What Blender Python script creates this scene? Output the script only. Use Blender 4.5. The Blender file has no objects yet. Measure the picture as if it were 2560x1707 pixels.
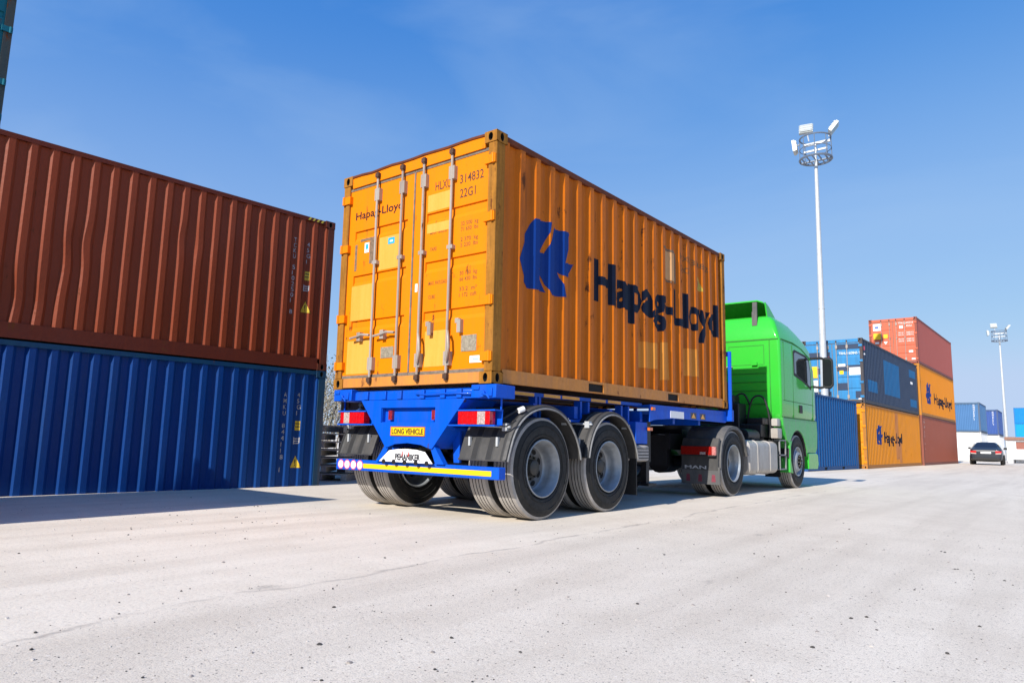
import bpy, bmesh, math, random
from mathutils import Vector, Matrix
random.seed(7)
R = math.radians
S = bpy.context.scene
COL = S.collection

# ------------------------------------------------------------------ camera
FPX, YAW, PITCH, ROLL = 1747.13, -0.6704, 0.14, 0.0247
CAM = Vector((6.7919, -5.1837, 0.81))
fw = Vector((math.sin(YAW)*math.cos(PITCH), math.cos(YAW)*math.cos(PITCH), math.sin(PITCH)))
rt = Vector((math.cos(YAW), -math.sin(YAW), 0)); up = rt.cross(fw)
r2 = math.cos(ROLL)*rt + math.sin(ROLL)*up
u2 = -math.sin(ROLL)*rt + math.cos(ROLL)*up
cd = bpy.data.cameras.new('camera'); cam = bpy.data.objects.new('camera', cd); COL.objects.link(cam)
cam.matrix_world = Matrix(((r2.x, u2.x, -fw.x, CAM.x), (r2.y, u2.y, -fw.y, CAM.y), (r2.z, u2.z, -fw.z, CAM.z), (0, 0, 0, 1)))
cd.sensor_width = 36; cd.lens = FPX/2560*36; cd.clip_start = 0.05; cd.clip_end = 3000
S.camera = cam

# ------------------------------------------------------------------ sky, sun, exposure
SUN_EL = R(32.5)
SUN_DX = -0.072                     # sideways drift of shadows per metre along +Y
W = bpy.data.worlds.new('World'); S.world = W; W.use_nodes = True
nt = W.node_tree; nt.nodes.clear()
def wn(t, **k):
    n = nt.nodes.new(t)
    for a, v in k.items(): setattr(n, a, v)
    return n
sky = wn('ShaderNodeTexSky', sky_type='NISHITA', sun_disc=False, sun_elevation=SUN_EL, sun_rotation=R(180)-math.atan(SUN_DX), air_density=1.0, dust_density=0.0, ozone_density=6.0, altitude=0)
EXPO = 0.4
L = nt.links.new
sep = wn('ShaderNodeSeparateColor'); L(sky.outputs[0], sep.inputs[0])
com = wn('ShaderNodeCombineColor')
# colour response of the clear sky: per channel power, gain and a soft ceiling for the pale horizon
for i, (pw, gain, top) in enumerate(((1.15, 0.104, 0.54), (0.68, 0.205, 0.69), (0.27, 0.525, 0.90))):
    p_ = wn('ShaderNodeMath', operation='POWER'); L(sep.outputs[i], p_.inputs[0]); p_.inputs[1].default_value = pw
    m_ = wn('ShaderNodeMath', operation='MULTIPLY'); L(p_.outputs[0], m_.inputs[0]); m_.inputs[1].default_value = gain
    k_ = wn('ShaderNodeMath', operation='SMOOTH_MIN'); L(m_.outputs[0], k_.inputs[0]); k_.inputs[1].default_value = top; k_.inputs[2].default_value = 0.15
    g_ = wn('ShaderNodeMath', operation='MULTIPLY'); L(k_.outputs[0], g_.inputs[0]); g_.inputs[1].default_value = 10*2**-EXPO
    L(g_.outputs[0], com.inputs[i])
tc = wn('ShaderNodeTexCoord'); mp = wn('ShaderNodeMapping'); mp.inputs['Scale'].default_value = (1.0, 2.6, 5.0); mp.inputs['Rotation'].default_value = (0.3, 0.2, 0.5)
nz = wn('ShaderNodeTexNoise'); nz.inputs['Scale'].default_value = 1.3; nz.inputs['Detail'].default_value = 7; nz.inputs['Roughness'].default_value = 0.52; nz.inputs['Distortion'].default_value = 0.5
rp = wn('ShaderNodeMapRange'); rp.inputs[1].default_value = 0.46; rp.inputs[2].default_value = 0.78; rp.inputs[4].default_value = 0.24
mx = wn('ShaderNodeMix', data_type='RGBA'); mx.inputs[7].default_value = (3.6, 4.9, 6.7, 1)
bg = wn('ShaderNodeBackground'); bg.inputs[1].default_value = 0.1
ow = wn('ShaderNodeOutputWorld')
L(tc.outputs['Generated'], mp.inputs[0]); L(mp.outputs[0], nz.inputs[0]); L(nz.outputs[0], rp.inputs[0])
sx = wn('ShaderNodeSeparateXYZ'); L(tc.outputs['Generated'], sx.inputs[0])
hz = wn('ShaderNodeMapRange', interpolation_type='SMOOTHSTEP'); L(sx.outputs[2], hz.inputs[0]); hz.inputs[1].default_value = 0.56; hz.inputs[2].default_value = 0.22; hz.inputs[4].default_value = 0.38
hm = wn('ShaderNodeMix', data_type='RGBA'); hm.inputs[7].default_value = (3.55, 4.5, 6.75, 1); L(hz.outputs[0], hm.inputs[0]); L(com.outputs[0], hm.inputs[6])
L(hm.outputs[2], mx.inputs[6]); L(rp.outputs[0], mx.inputs[0]); L(mx.outputs[2], bg.inputs[0]); L(bg.outputs[0], ow.inputs[0])
sd = bpy.data.lights.new('sun', 'SUN'); sd.energy = 5.0; sd.angle = R(0.53); sd.color = (1.0, 0.945, 0.87)
so = bpy.data.objects.new('sun', sd); COL.objects.link(so)
trav = Vector((SUN_DX, 1, -math.tan(SUN_EL))).normalized()
so.rotation_mode = 'QUATERNION'; so.rotation_quaternion = trav.to_track_quat('-Z', 'Y'); so.location = (0, -20, 30)
S.view_settings.view_transform = 'Standard'; S.view_settings.look = 'None'; S.view_settings.gamma = 1.0
S.view_settings.exposure = EXPO; S.view_settings.use_curve_mapping = False
S.render.engine = 'CYCLES'
S.cycles.max_bounces = 6

# ------------------------------------------------------------------ materials
MATS = {}
def newmat(name):
    m = bpy.data.materials.new(name); m.use_nodes = True; MATS[name] = m
    t = m.node_tree; b = t.nodes['Principled BSDF']
    return m, t, b
def nd(t, typ, ins=None, **k):
    n = t.nodes.new(typ)
    for a, v in k.items(): setattr(n, a, v)
    for a, v in (ins or {}).items():
        s = n.inputs[a]
        if hasattr(v, 'is_output') or isinstance(v, bpy.types.NodeSocket): t.links.new(v, s)
        else: s.default_value = v
    return n
def c4(c): return (c[0], c[1], c[2], 1)
def mixc(t, fac, a, b, blend='MIX'):
    n = nd(t, 'ShaderNodeMix', data_type='RGBA', blend_type=blend)
    for i, v in ((0, fac), (6, a), (7, b)):
        if isinstance(v, bpy.types.NodeSocket): t.links.new(v, n.inputs[i])
        else: n.inputs[i].default_value = v if i == 0 else c4(v)
    return n.outputs[2]
def rng(t, v, a, b, c=0.0, d=1.0):
    return nd(t, 'ShaderNodeMapRange', {0: v, 1: a, 2: b, 3: c, 4: d}).outputs[0]
def noise(t, co, scale, detail=4, rough=0.55, dist=0.0):
    return nd(t, 'ShaderNodeTexNoise', {'Vector': co, 'Scale': scale, 'Detail': detail, 'Roughness': rough, 'Distortion': dist}).outputs[0]
def paint(name, col, rough=0.45, dirt=(0.12, 0.08, 0.05), amt=0.35, rust=0.0, rustcol=(0.11, 0.035, 0.012), metal=0.0, streak=(5, 5, 0.45), coat=0.0, mott=0.12, bump=0.02, seed=0.0, spec=0.3):
    m, t, b = newmat(name)
    co = nd(t, 'ShaderNodeTexCoord').outputs['Object']
    if seed: co = nd(t, 'ShaderNodeVectorMath', {0: co, 1: (seed, seed*1.7, seed*0.6)}, operation='ADD').outputs[0]
    cs = nd(t, 'ShaderNodeMapping', {'Vector': co, 'Scale': streak}).outputs[0]
    n1 = noise(t, cs, 1.6, 7, 0.62); n2 = noise(t, co, 23, 5, 0.6); n3 = noise(t, co, 1.3, 4)
    d = rng(t, n1, 0.42, 0.78, 0, amt)
    c = mixc(t, d, col, dirt)
    lo = tuple(v*(1-mott*1.6) for v in col); 
    c = mixc(t, rng(t, n2, 0.35, 0.7, 0, mott*2.2), c, lo)
    c = mixc(t, rng(t, n3, 0.5, 0.75, 0, mott*1.5), c, tuple(min(1, v*1.15+0.02) for v in col))
    r = rng(t, n2, 0.2, 0.8, rough-0.08, rough+0.14)
    if rust > 0:
        nr = noise(t, co, 3.1, 10, 0.72, 0.4); nr2 = noise(t, cs, 2.3, 8, 0.7)
        s = nd(t, 'ShaderNodeMath', {0: nr, 1: nr2}, operation='ADD').outputs[0]
        f = rng(t, s, 1.22-rust*0.5, 1.3-rust*0.5)
        c = mixc(t, f, c, rustcol)
        r = nd(t, 'ShaderNodeMix', {0: f, 2: r, 3: 0.9}).outputs[0]
    t.links.new(c, b.inputs['Base Color']); t.links.new(r, b.inputs['Roughness'])
    b.inputs['Metallic'].default_value = metal; b.inputs['Coat Weight'].default_value = coat; b.inputs['Coat Roughness'].default_value = 0.08
    b.inputs['Specular IOR Level'].default_value = spec
    if bump:
        bp = nd(t, 'ShaderNodeBump', {'Strength': 0.35, 'Distance': bump, 'Height': nd(t, 'ShaderNodeMath', {0: noise(t, co, 2.2, 3), 1: n2}, operation='ADD').outputs[0]})
        bp.inputs['Distance'].default_value = bump*0.3
        t.links.new(bp.outputs[0], b.inputs['Normal'])
    return m
def plain(name, col, rough=0.6, metal=0.0, spec=0.5, coat=0.0, var=0.25, scale=18):
    m, t, b = newmat(name)
    co = nd(t, 'ShaderNodeTexCoord').outputs['Object']
    n = noise(t, co, scale, 5, 0.6)
    c = mixc(t, rng(t, n, 0.3, 0.72), tuple(v*(1-var) for v in col), tuple(min(1, v*(1+var*0.6)) for v in col))
    t.links.new(c, b.inputs['Base Color']); b.inputs['Roughness'].default_value = rough; b.inputs['Metallic'].default_value = metal
    b.inputs['Specular IOR Level'].default_value = spec; b.inputs['Coat Weight'].default_value = coat
    return m
M = {}
M['door'] = paint('amber_door_paint', (0.76, 0.200, 0.001), 0.5, (0.55, 0.17, 0.012), 0.6, rust=0.09, mott=0.08, spec=0.12)
M['side'] = paint('orange_side_paint', (0.56, 0.138, 0.003), 0.45, (0.20, 0.06, 0.012), 0.8, rust=0.13, mott=0.12, spec=0.15)
M['rail'] = paint('worn_orange_frame_paint', (0.56, 0.22, 0.04), 0.5, (0.30, 0.14, 0.07), 0.75, rust=0.16, mott=0.18)
M['post'] = paint('rusty_orange_post_paint', (0.36, 0.15, 0.02), 0.6, (0.13, 0.065, 0.015), 0.95, rust=0.24, mott=0.25, streak=(16, 16, 1.2), spec=0.12)
M['toprail'] = paint('dark_rusty_top_rail', (0.14, 0.04, 0.018), 0.6, (0.05, 0.02, 0.012), 0.7, rust=0.15, mott=0.2, spec=0.12)
M['patch'] = paint('pale_yellow_repair_paint', (0.74, 0.335, 0.055), 0.5, (0.74, 0.26, 0.02), 0.7, mott=0.05, streak=(9, 9, 0.8))
M['gasket'] = plain('grey_rubber_gasket', (0.17, 0.135, 0.105), 0.8, var=0.4)
M['bar'] = paint('galvanised_bar', (0.37, 0.325, 0.285), 0.5, (0.20, 0.14, 0.10), 0.8, metal=0.2, rust=0.08, mott=0.1)
M['rustdark'] = plain('dark_rust', (0.07, 0.035, 0.022), 0.9)
M['hole'] = plain('casting_hole_black', (0.008, 0.007, 0.006), 0.9)
M['ink'] = plain('dark_blue_lettering', (0.003, 0.006, 0.02), 0.55, var=0.35, scale=7, spec=0.15)
M['logo'] = paint('blue_logo_paint', (0.002, 0.030, 0.19), 0.45, (0.01, 0.035, 0.13), 0.3, mott=0.1, spec=0.15)
M['brownink'] = plain('brown_stencil_lettering', (0.075, 0.03, 0.012), 0.6)
M['faintink'] = plain('faded_stencil_lettering', (0.20, 0.075, 0.012), 0.6)
M['white'] = plain('white_sticker', (0.78, 0.78, 0.78), 0.5, var=0.06)
M['cyan'] = plain('cyan_sticker', (0.02, 0.35, 0.55), 0.5)
M['tape'] = plain('grey_tape_residue', (0.20, 0.13, 0.08), 0.8, var=0.5, scale=30)
M['plate'] = plain('grey_metal_plate', (0.35, 0.30, 0.22), 0.5, metal=0.3, var=0.4, scale=40)
M['yellow'] = plain('yellow_reflective', (0.80, 0.50, 0.004), 0.45, var=0.06)
M['amberref'] = plain('amber_reflector_strip', (0.72, 0.34, 0.03), 0.35, var=0.15)
M['black'] = plain('black_rubber', (0.014, 0.014, 0.015), 0.65)
M['blacksteel'] = plain('black_steel', (0.010, 0.010, 0.012), 0.5, var=0.4)
M['tblue'] = paint('trailer_blue_paint', (0.001, 0.082, 0.55), 0.4, (0.03, 0.075, 0.26), 0.55, rust=0.025, rustcol=(0.05, 0.03, 0.03), mott=0.14, coat=0.06, spec=0.15)
M['guard'] = paint('dusty_black_plastic', (0.05, 0.049, 0.048), 0.55, (0.13, 0.12, 0.11), 0.6, streak=(5, 2, 2), mott=0.15)
M['guardgrey'] = paint('dusty_grey_plastic', (0.085, 0.085, 0.085), 0.6, (0.20, 0.18, 0.16), 0.7, streak=(4, 4, 2), mott=0.15)
M['edge'] = plain('pale_worn_plastic_edge', (0.22, 0.22, 0.22), 0.5)
M['tyre'] = paint('tyre_sidewall_rubber', (0.014, 0.0138, 0.0135), 0.6, (0.055, 0.05, 0.044), 0.45, streak=(4, 4, 4), mott=0.2, spec=0.3)
M['tread'] = paint('dusty_tyre_tread', (0.36, 0.335, 0.305), 0.9, (0.50, 0.46, 0.42), 0.8, streak=(9, 9, 9), mott=0.12, spec=0.1)
M['groove'] = plain('tread_groove', (0.02, 0.019, 0.018), 0.9)
M['rim'] = paint('silver_wheel_rim', (0.33, 0.36, 0.39), 0.42, (0.16, 0.145, 0.12), 0.75, metal=0.45, streak=(4, 4, 4), mott=0.12)
M['disc'] = paint('grimy_wheel_disc', (0.17, 0.175, 0.18), 0.6, (0.07, 0.06, 0.05), 0.8, metal=0.2, streak=(6, 6, 6), mott=0.2)
M['hub'] = plain('greasy_hub', (0.05, 0.045, 0.035), 0.5)
def lens(name, col, em=0.0):
    m, t, b = newmat(name)
    co = nd(t, 'ShaderNodeTexCoord').outputs['Object']
    v = nd(t, 'ShaderNodeTexVoronoi', {'Vector': co, 'Scale': 55.0}).outputs['Distance']
    t.links.new(mixc(t, rng(t, v, 0.1, 0.7), tuple(min(1, x*1.2) for x in col), tuple(x*0.7 for x in col)), b.inputs['Base Color'])
    b.inputs['Roughness'].default_value = 0.12; b.inputs['Coat Weight'].default_value = 0.6
    return m
M['redlens'] = lens('red_lamp_lens', (0.62, 0.006, 0.008)); M['clearlens'] = lens('clear_lamp_lens', (0.46, 0.36, 0.33)); M['orangelens'] = lens('orange_marker_lens', (0.75, 0.16, 0.01))
M['green'] = paint('apple_green_cab_paint', (0.035, 0.45, 0.035), 0.3, (0.05, 0.36, 0.04), 0.25, mott=0.0, coat=0.8, streak=(2, 2, 2), bump=0, spec=0.1)
M['greendark'] = plain('green_seam_and_shade', (0.012, 0.16, 0.012), 0.6)  # seam colour, also painted shade under the roof deflector
M['grime'] = paint('grimy_green_paint', (0.04, 0.40, 0.05), 0.4, (0.16, 0.26, 0.13), 0.7, mott=0.05, coat=0.4, bump=0)
M['glass'] = plain('dark_window_glass', (0.012, 0.014, 0.016), 0.06, spec=0.9, coat=0.5, var=0.1)
M['alu'] = paint('dusty_aluminium', (0.46, 0.43, 0.39), 0.42, (0.30, 0.25, 0.20), 0.85, metal=0.35, streak=(2, 5, 1), mott=0.15)
M['galv'] = plain('galvanised_steel', (0.52, 0.54, 0.55), 0.5, metal=0.3, var=0.12, scale=6)
M['lamphead'] = plain('floodlight_housing', (0.46, 0.49, 0.48), 0.45, metal=0.1, var=0.1)
M['basket'] = plain('grey_blue_basket_steel', (0.16, 0.20, 0.26), 0.5, metal=0.3)
M['carpaint'] = plain('dark_blue_grey_car_paint', (0.02, 0.026, 0.036), 0.38, coat=0.25, spec=0.4, var=0.1)
M['concrete'] = plain('pale_concrete', (0.42, 0.40, 0.37), 0.9)
M['wood'] = paint('weathered_timber', (0.62, 0.58, 0.52), 0.85, (0.35, 0.31, 0.26), 0.7, streak=(2, 20, 20), mott=0.3)
M['bark'] = plain('grey_bark', (0.30, 0.26, 0.21), 0.9, var=0.4)
M['leafdry'] = plain('dry_olive_leaf', (0.24, 0.21, 0.12), 0.8, var=0.5, scale=3)
M['whitewall'] = paint('white_painted_wall', (0.74, 0.74, 0.73), 0.6, (0.5, 0.48, 0.45), 0.4, mott=0.04)

# ------------------------------------------------------------------ mesh helpers
class MB:
    def __init__(s): s.v = []; s.f = []; s.m = []; s.sm = []
    def add(s, vs, fs, mi=0, sm=False):
        o = len(s.v); s.v += [tuple(p) for p in vs]
        for f in fs: s.f.append([i+o for i in f]); s.m.append(mi); s.sm.append(sm)
        return s
    def box(s, lo, hi, mi=0, rot=None):
        x0, y0, z0 = lo; x1, y1, z1 = hi
        vs = [Vector(p) for p in ((x0,y0,z0),(x1,y0,z0),(x1,y1,z0),(x0,y1,z0),(x0,y0,z1),(x1,y0,z1),(x1,y1,z1),(x0,y1,z1))]
        if rot is not None:
            c = Vector(((x0+x1)/2, (y0+y1)/2, (z0+z1)/2)); vs = [c + rot @ (p-c) for p in vs]
        return s.add(vs, [(0,3,2,1),(4,5,6,7),(0,1,5,4),(1,2,6,5),(2,3,7,6),(3,0,4,7)], mi)
    def prism(s, poly, axis, a, b, mi=0, caps=True):
        n = len(poly)
        def P(p, t): return {'x': (t, p[0], p[1]), 'y': (p[0], t, p[1]), 'z': (p[0], p[1], t)}[axis]
        vs = [P(p, a) for p in poly] + [P(p, b) for p in poly]
        fs = [(i, (i+1) % n, n+(i+1) % n, n+i) for i in range(n)]
        if caps: fs += [tuple(range(n-1, -1, -1)), tuple(range(n, 2*n))]
        return s.add(vs, fs, mi)
    def cyl(s, p0, p1, r0, r1=None, n=16, mi=0, caps=True, sm=True):
        r1 = r0 if r1 is None else r1
        p0 = Vector(p0); p1 = Vector(p1); d = (p1-p0).normalized()
        a = d.orthogonal().normalized(); b = d.cross(a)
        vs = []
        for p, r in ((p0, r0), (p1, r1)):
            for i in range(n):
                t = 2*math.pi*i/n; vs.append(p + a*(r*math.cos(t)) + b*(r*math.sin(t)))
        s.add(vs, [(i, (i+1) % n, n+(i+1) % n, n+i) for i in range(n)], mi, sm)
        if caps: s.add(vs, [tuple(range(n-1, -1, -1)), tuple(range(n, 2*n))], mi)
        return s
    def tube(s, pts, r, n=8, mi=0):
        pts = [Vector(p) for p in pts]; ring = []
        a = None
        for i, p in enumerate(pts):
            d = (pts[min(i+1, len(pts)-1)] - pts[max(i-1, 0)]).normalized()
            a = (a - d*a.dot(d)).normalized() if a is not None else d.orthogonal().normalized()
            b = d.cross(a)
            ring.append([p + a*(r*math.cos(2*math.pi*k/n)) + b*(r*math.sin(2*math.pi*k/n)) for k in range(n)])
        vs = [q for g in ring for q in g]
        fs = [(i*n+k, i*n+(k+1) % n, (i+1)*n+(k+1) % n, (i+1)*n+k) for i in range(len(pts)-1) for k in range(n)]
        s.add(vs, fs, mi, True)
        s.add(vs, [tuple(range(n-1, -1, -1)), tuple(range((len(pts)-1)*n, len(pts)*n))], mi)
        return s
    def lathe(s, prof, c, n=40, mis=None, axis='x', sgn=1):
        # prof: list of (axial, radius)
        c = Vector(c); vs = []
        for h, r in prof:
            for i in range(n):
                t = 2*math.pi*i/n; ca, sa = r*math.cos(t), r*math.sin(t)
                vs.append(c + (Vector((sgn*h, ca, sa)) if axis == 'x' else Vector((ca, sa, h))))
        for j in range(len(prof)-1):
            fs = []
            for i in range(n):
                q = (j*n+i, j*n+(i+1) % n, (j+1)*n+(i+1) % n, (j+1)*n+i)
                fs.append(q)
            o = len(s.v)
            s.add([vs[k] for k in range(j*n, (j+2)*n)], [[k-j*n for k in q] for q in fs], (mis[j] if mis else 0), True)
        return s
    def build(s, name, mats, parent=None, bevel=0, ang=0.6, merge=True, seg=1):
        me = bpy.data.meshes.new(name); me.from_pydata(s.v, [], s.f)
        if not isinstance(mats, (list, tuple)): mats = [mats]
        for m in mats: me.materials.append(m)
        me.polygons.foreach_set('material_index', s.m); me.polygons.foreach_set('use_smooth', [True]*len(s.f) if any(s.sm) else [False]*len(s.f))
        bm = bmesh.new(); bm.from_mesh(me)
        if merge: bmesh.ops.remove_doubles(bm, verts=bm.verts, dist=0.00005)
        bmesh.ops.recalc_face_normals(bm, faces=bm.faces)
        bm.to_mesh(me); bm.free()
        if any(s.sm): me.set_sharp_from_angle(angle=ang)
        o = bpy.data.objects.new(name, me); COL.objects.link(o)
        if parent is not None: o.parent = parent
        if bevel:
            md = o.modifiers.new('bevel', 'BEVEL'); md.width = bevel; md.segments = seg; md.limit_method = 'ANGLE'; md.angle_limit = 0.6; md.use_clamp_overlap = True
        return o
def tag(o, label=None, cat=None, group=None, kind=None):
    if label: o['label'] = label
    if cat: o['category'] = cat
    if group: o['group'] = group
    if kind: o['kind'] = kind
    return o
def thing(name, label, cat, loc=(0, 0, 0), rz=0, group=None, rx=0):
    o = bpy.data.objects.new(name, None); COL.objects.link(o); o.location = loc; o.rotation_euler = (rx, 0, rz); o.empty_display_size = 0.3
    return tag(o, label, cat, group)
def copy_tree(o, parent=None):
    c = o.copy(); COL.objects.link(c); c.parent = parent
    for ch in list(o.children): copy_tree(ch, c)
    return c

_T = {}
def text2d(s, bold=0.0):
    """flat text mesh: (verts 2d, faces, width, height of a capital)"""
    k = (s, bold)
    if k in _T: return _T[k]
    cu = bpy.data.curves.new('lettering', 'FONT'); cu.body = s; cu.offset = bold; cu.resolution_u = 3
    if '\n' in s: cu.align_x = 'CENTER'; cu.space_line = 0.92
    ob = bpy.data.objects.new('lettering', cu); COL.objects.link(ob)
    dg = bpy.context.evaluated_depsgraph_get(); me = bpy.data.meshes.new_from_object(ob.evaluated_get(dg))
    vs = [(v.co.x, v.co.y) for v in me.vertices]; fs = [list(p.vertices) for p in me.polygons]
    bpy.data.objects.remove(ob); bpy.data.curves.remove(cu); bpy.data.meshes.remove(me)
    x0 = min(v[0] for v in vs); x1 = max(v[0] for v in vs); y0 = min(v[1] for v in vs); y1 = max(v[1] for v in vs)
    _T[k] = ([(x-x0, y) for x, y in vs], fs, x1-x0, (y0, y1)); return _T[k]
def put_text(mb, s, org, ux, uy, height=None, width=None, bold=0.0, mi=0, cap=0.70, fit=False):
    """org = lower-left point of baseline, height = capital height, width optional"""
    vs, fs, w, (y0, y1) = text2d(s, bold)
    sy = (height/(y1-y0) if fit else height/cap); yo = y0 if fit else 0
    sx = width/w if width else sy
    org, ux, uy = Vector(org), Vector(ux), Vector(uy)
    mb.add([org + ux*(x*sx) + uy*((y-yo)*sy) for x, y in vs], fs, mi)
    return mb

def corr(s0, s1, pitch, a, depth):
    """trapezoid corrugation: list of (s, inward depth)"""
    k = pitch/0.278; pts = []
    n0 = int((s0-a)//pitch)-1
    for i in range(n0, n0+int((s1-s0)/pitch)+4):
        b = a+i*pitch
        pts += [(b, 0), (b+0.080*k, 0), (b+0.128*k, depth), (b+0.226*k, depth)]
    def at(s):
        for (p, d), (q, e) in zip(pts, pts[1:]):
            if p <= s <= q: return d+(e-d)*(s-p)/(q-p)
        return 0
    out = [(s0, at(s0))] + [p for p in pts if s0+0.004 < p[0] < s1-0.004] + [(s1, at(s1))]
    return out, at
SPLIT = ('worn_patch', 'repair_patch', 'repainted_patch', 'faded_panel', 'tape_residue', 'sticker', 'decal', 'rust_spot', 'bare_patch', 'hazard_stripe', 'warning_decal')
def decal2d(polys_or_text, name, mats, parent, mapf, brk=None, label=None):
    if name in SPLIT and len(polys_or_text.f) > 1:
        src = polys_or_text; res = None
        for k, f in enumerate(src.f):
            m1 = MB(); m1.add([src.v[i] for i in f], [tuple(range(len(f)))], src.m[k])
            e = 0.0005*(k+1)
            dirv = (0, -e, 0) if abs(mapf(0.5, 1)[1]-YD) < 0.02 else (e, 0, 0)
            res = decal2d_one(m1, name, mats, parent, (lambda s, z, d=dirv: tuple(a+b for a, b in zip(mapf(s, z), d))), brk)
        return res
    return decal2d_one(polys_or_text, name, mats, parent, mapf, brk)
def decal2d_one(polys_or_text, name, mats, parent, mapf, brk=None):
    """flat mesh in (s,z) cut along the corrugation breaks and laid on the wall by mapf(s,z)"""
    mb = polys_or_text
    bm = bmesh.new(); me = bpy.data.meshes.new(name); me.from_pydata(mb.v, [], mb.f); bm.from_mesh(me)
    for i, f in enumerate(bm.faces): f.material_index = mb.m[i]
    bmesh.ops.triangulate(bm, faces=bm.faces)
    if brk:
        xs = [v.co.x for v in bm.verts]; lo, hi = min(xs), max(xs)
        for b in brk:
            if lo < b < hi:
                bmesh.ops.bisect_plane(bm, geom=bm.verts[:]+bm.edges[:]+bm.faces[:], plane_co=(b, 0, 0), plane_no=(1, 0, 0), dist=1e-5)
    for v in bm.verts: v.co = Vector(mapf(v.co.x, v.co.y))
    bm.to_mesh(me); bm.free()
    for m in (mats if isinstance(mats, list) else [mats]): me.materials.append(m)
    o = bpy.data.objects.new(name, me); COL.objects.link(o); o.parent = parent
    return o

# ------------------------------------------------------------------ shipping container
CW, CL20, CL40 = 2.438, 6.058, 12.19
YD = 0.035
def casting(mb, lo, hi, faces=('x+', 'y-'), n=14):
    """corner casting: box whose listed faces carry an oval hole"""
    lo, hi = Vector(lo), Vector(hi); c = (lo+hi)/2; h = (hi-lo)/2
    for ax in range(3):
        for sg in (-1, 1):
            key = 'xyz'[ax]+('+' if sg > 0 else '-')
            a1, a2 = [(1, 2), (0, 2), (0, 1)][ax]
            def P(u, v, dep=0):
                p = Vector(c); p[ax] += sg*(h[ax]-dep); p[a1] += u; p[a2] += v; return p
            if key not in faces:
                mb.add([P(-h[a1], -h[a2]), P(h[a1], -h[a2]), P(h[a1], h[a2]), P(-h[a1], h[a2])], [(0, 1, 2, 3)], 0); continue
            out, inn, dp = [], [], []
            ru, rv = (0.030, 0.045) if a2 == 2 else (0.03, 0.055)
            for i in range(n):
                t = 2*math.pi*(i+0.5)/n; cu, sv = math.cos(t), math.sin(t)
                k = 1/max(abs(cu), abs(sv)); out.append(P(h[a1]*cu*k, h[a2]*sv*k)); inn.append(P(ru*cu, rv*sv)); dp.append(P(ru*cu, rv*sv, 0.05))
            corners = [P(h[a1]*a, h[a2]*b) for a, b in ((1, 1), (-1, 1), (-1, -1), (1, -1))]
            vs = out+inn+dp+corners
            fs = [(i, (i+1) % n, n+(i+1) % n, n+i) for i in range(n)]
            # close square corners
            def near(q): return sorted(range(n), key=lambda i: (out[i]-q).length)[:2]
            cf = []
            for j, q in enumerate(corners):
                a, b = near(q); cf.append((a, 3*n+j, b))
            mb.add(vs, fs+cf, 0); mb.add(vs, [(n+i, n+(i+1) % n, 2*n+(i+1) % n, 2*n+i) for i in range(n)]+[tuple(range(2*n, 3*n))], 1)
def edge_strip(top, xs, y0):
    n = len(xs); vs = [(x, yy, tz+dz) for x, tz in zip(xs, top) for yy, dz in ((y0-0.012, -0.012), (y0+0.1, -0.012), (y0+0.1, 0.012), (y0-0.012, 0.012))]
    return vs, [(4*i+j, 4*i+(j+1) % 4, 4*i+4+(j+1) % 4, 4*i+4+j) for i in range(n-1) for j in range(4)]+[(0, 1, 2, 3), (4*n-1, 4*n-2, 4*n-3, 4*n-4)]
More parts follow.
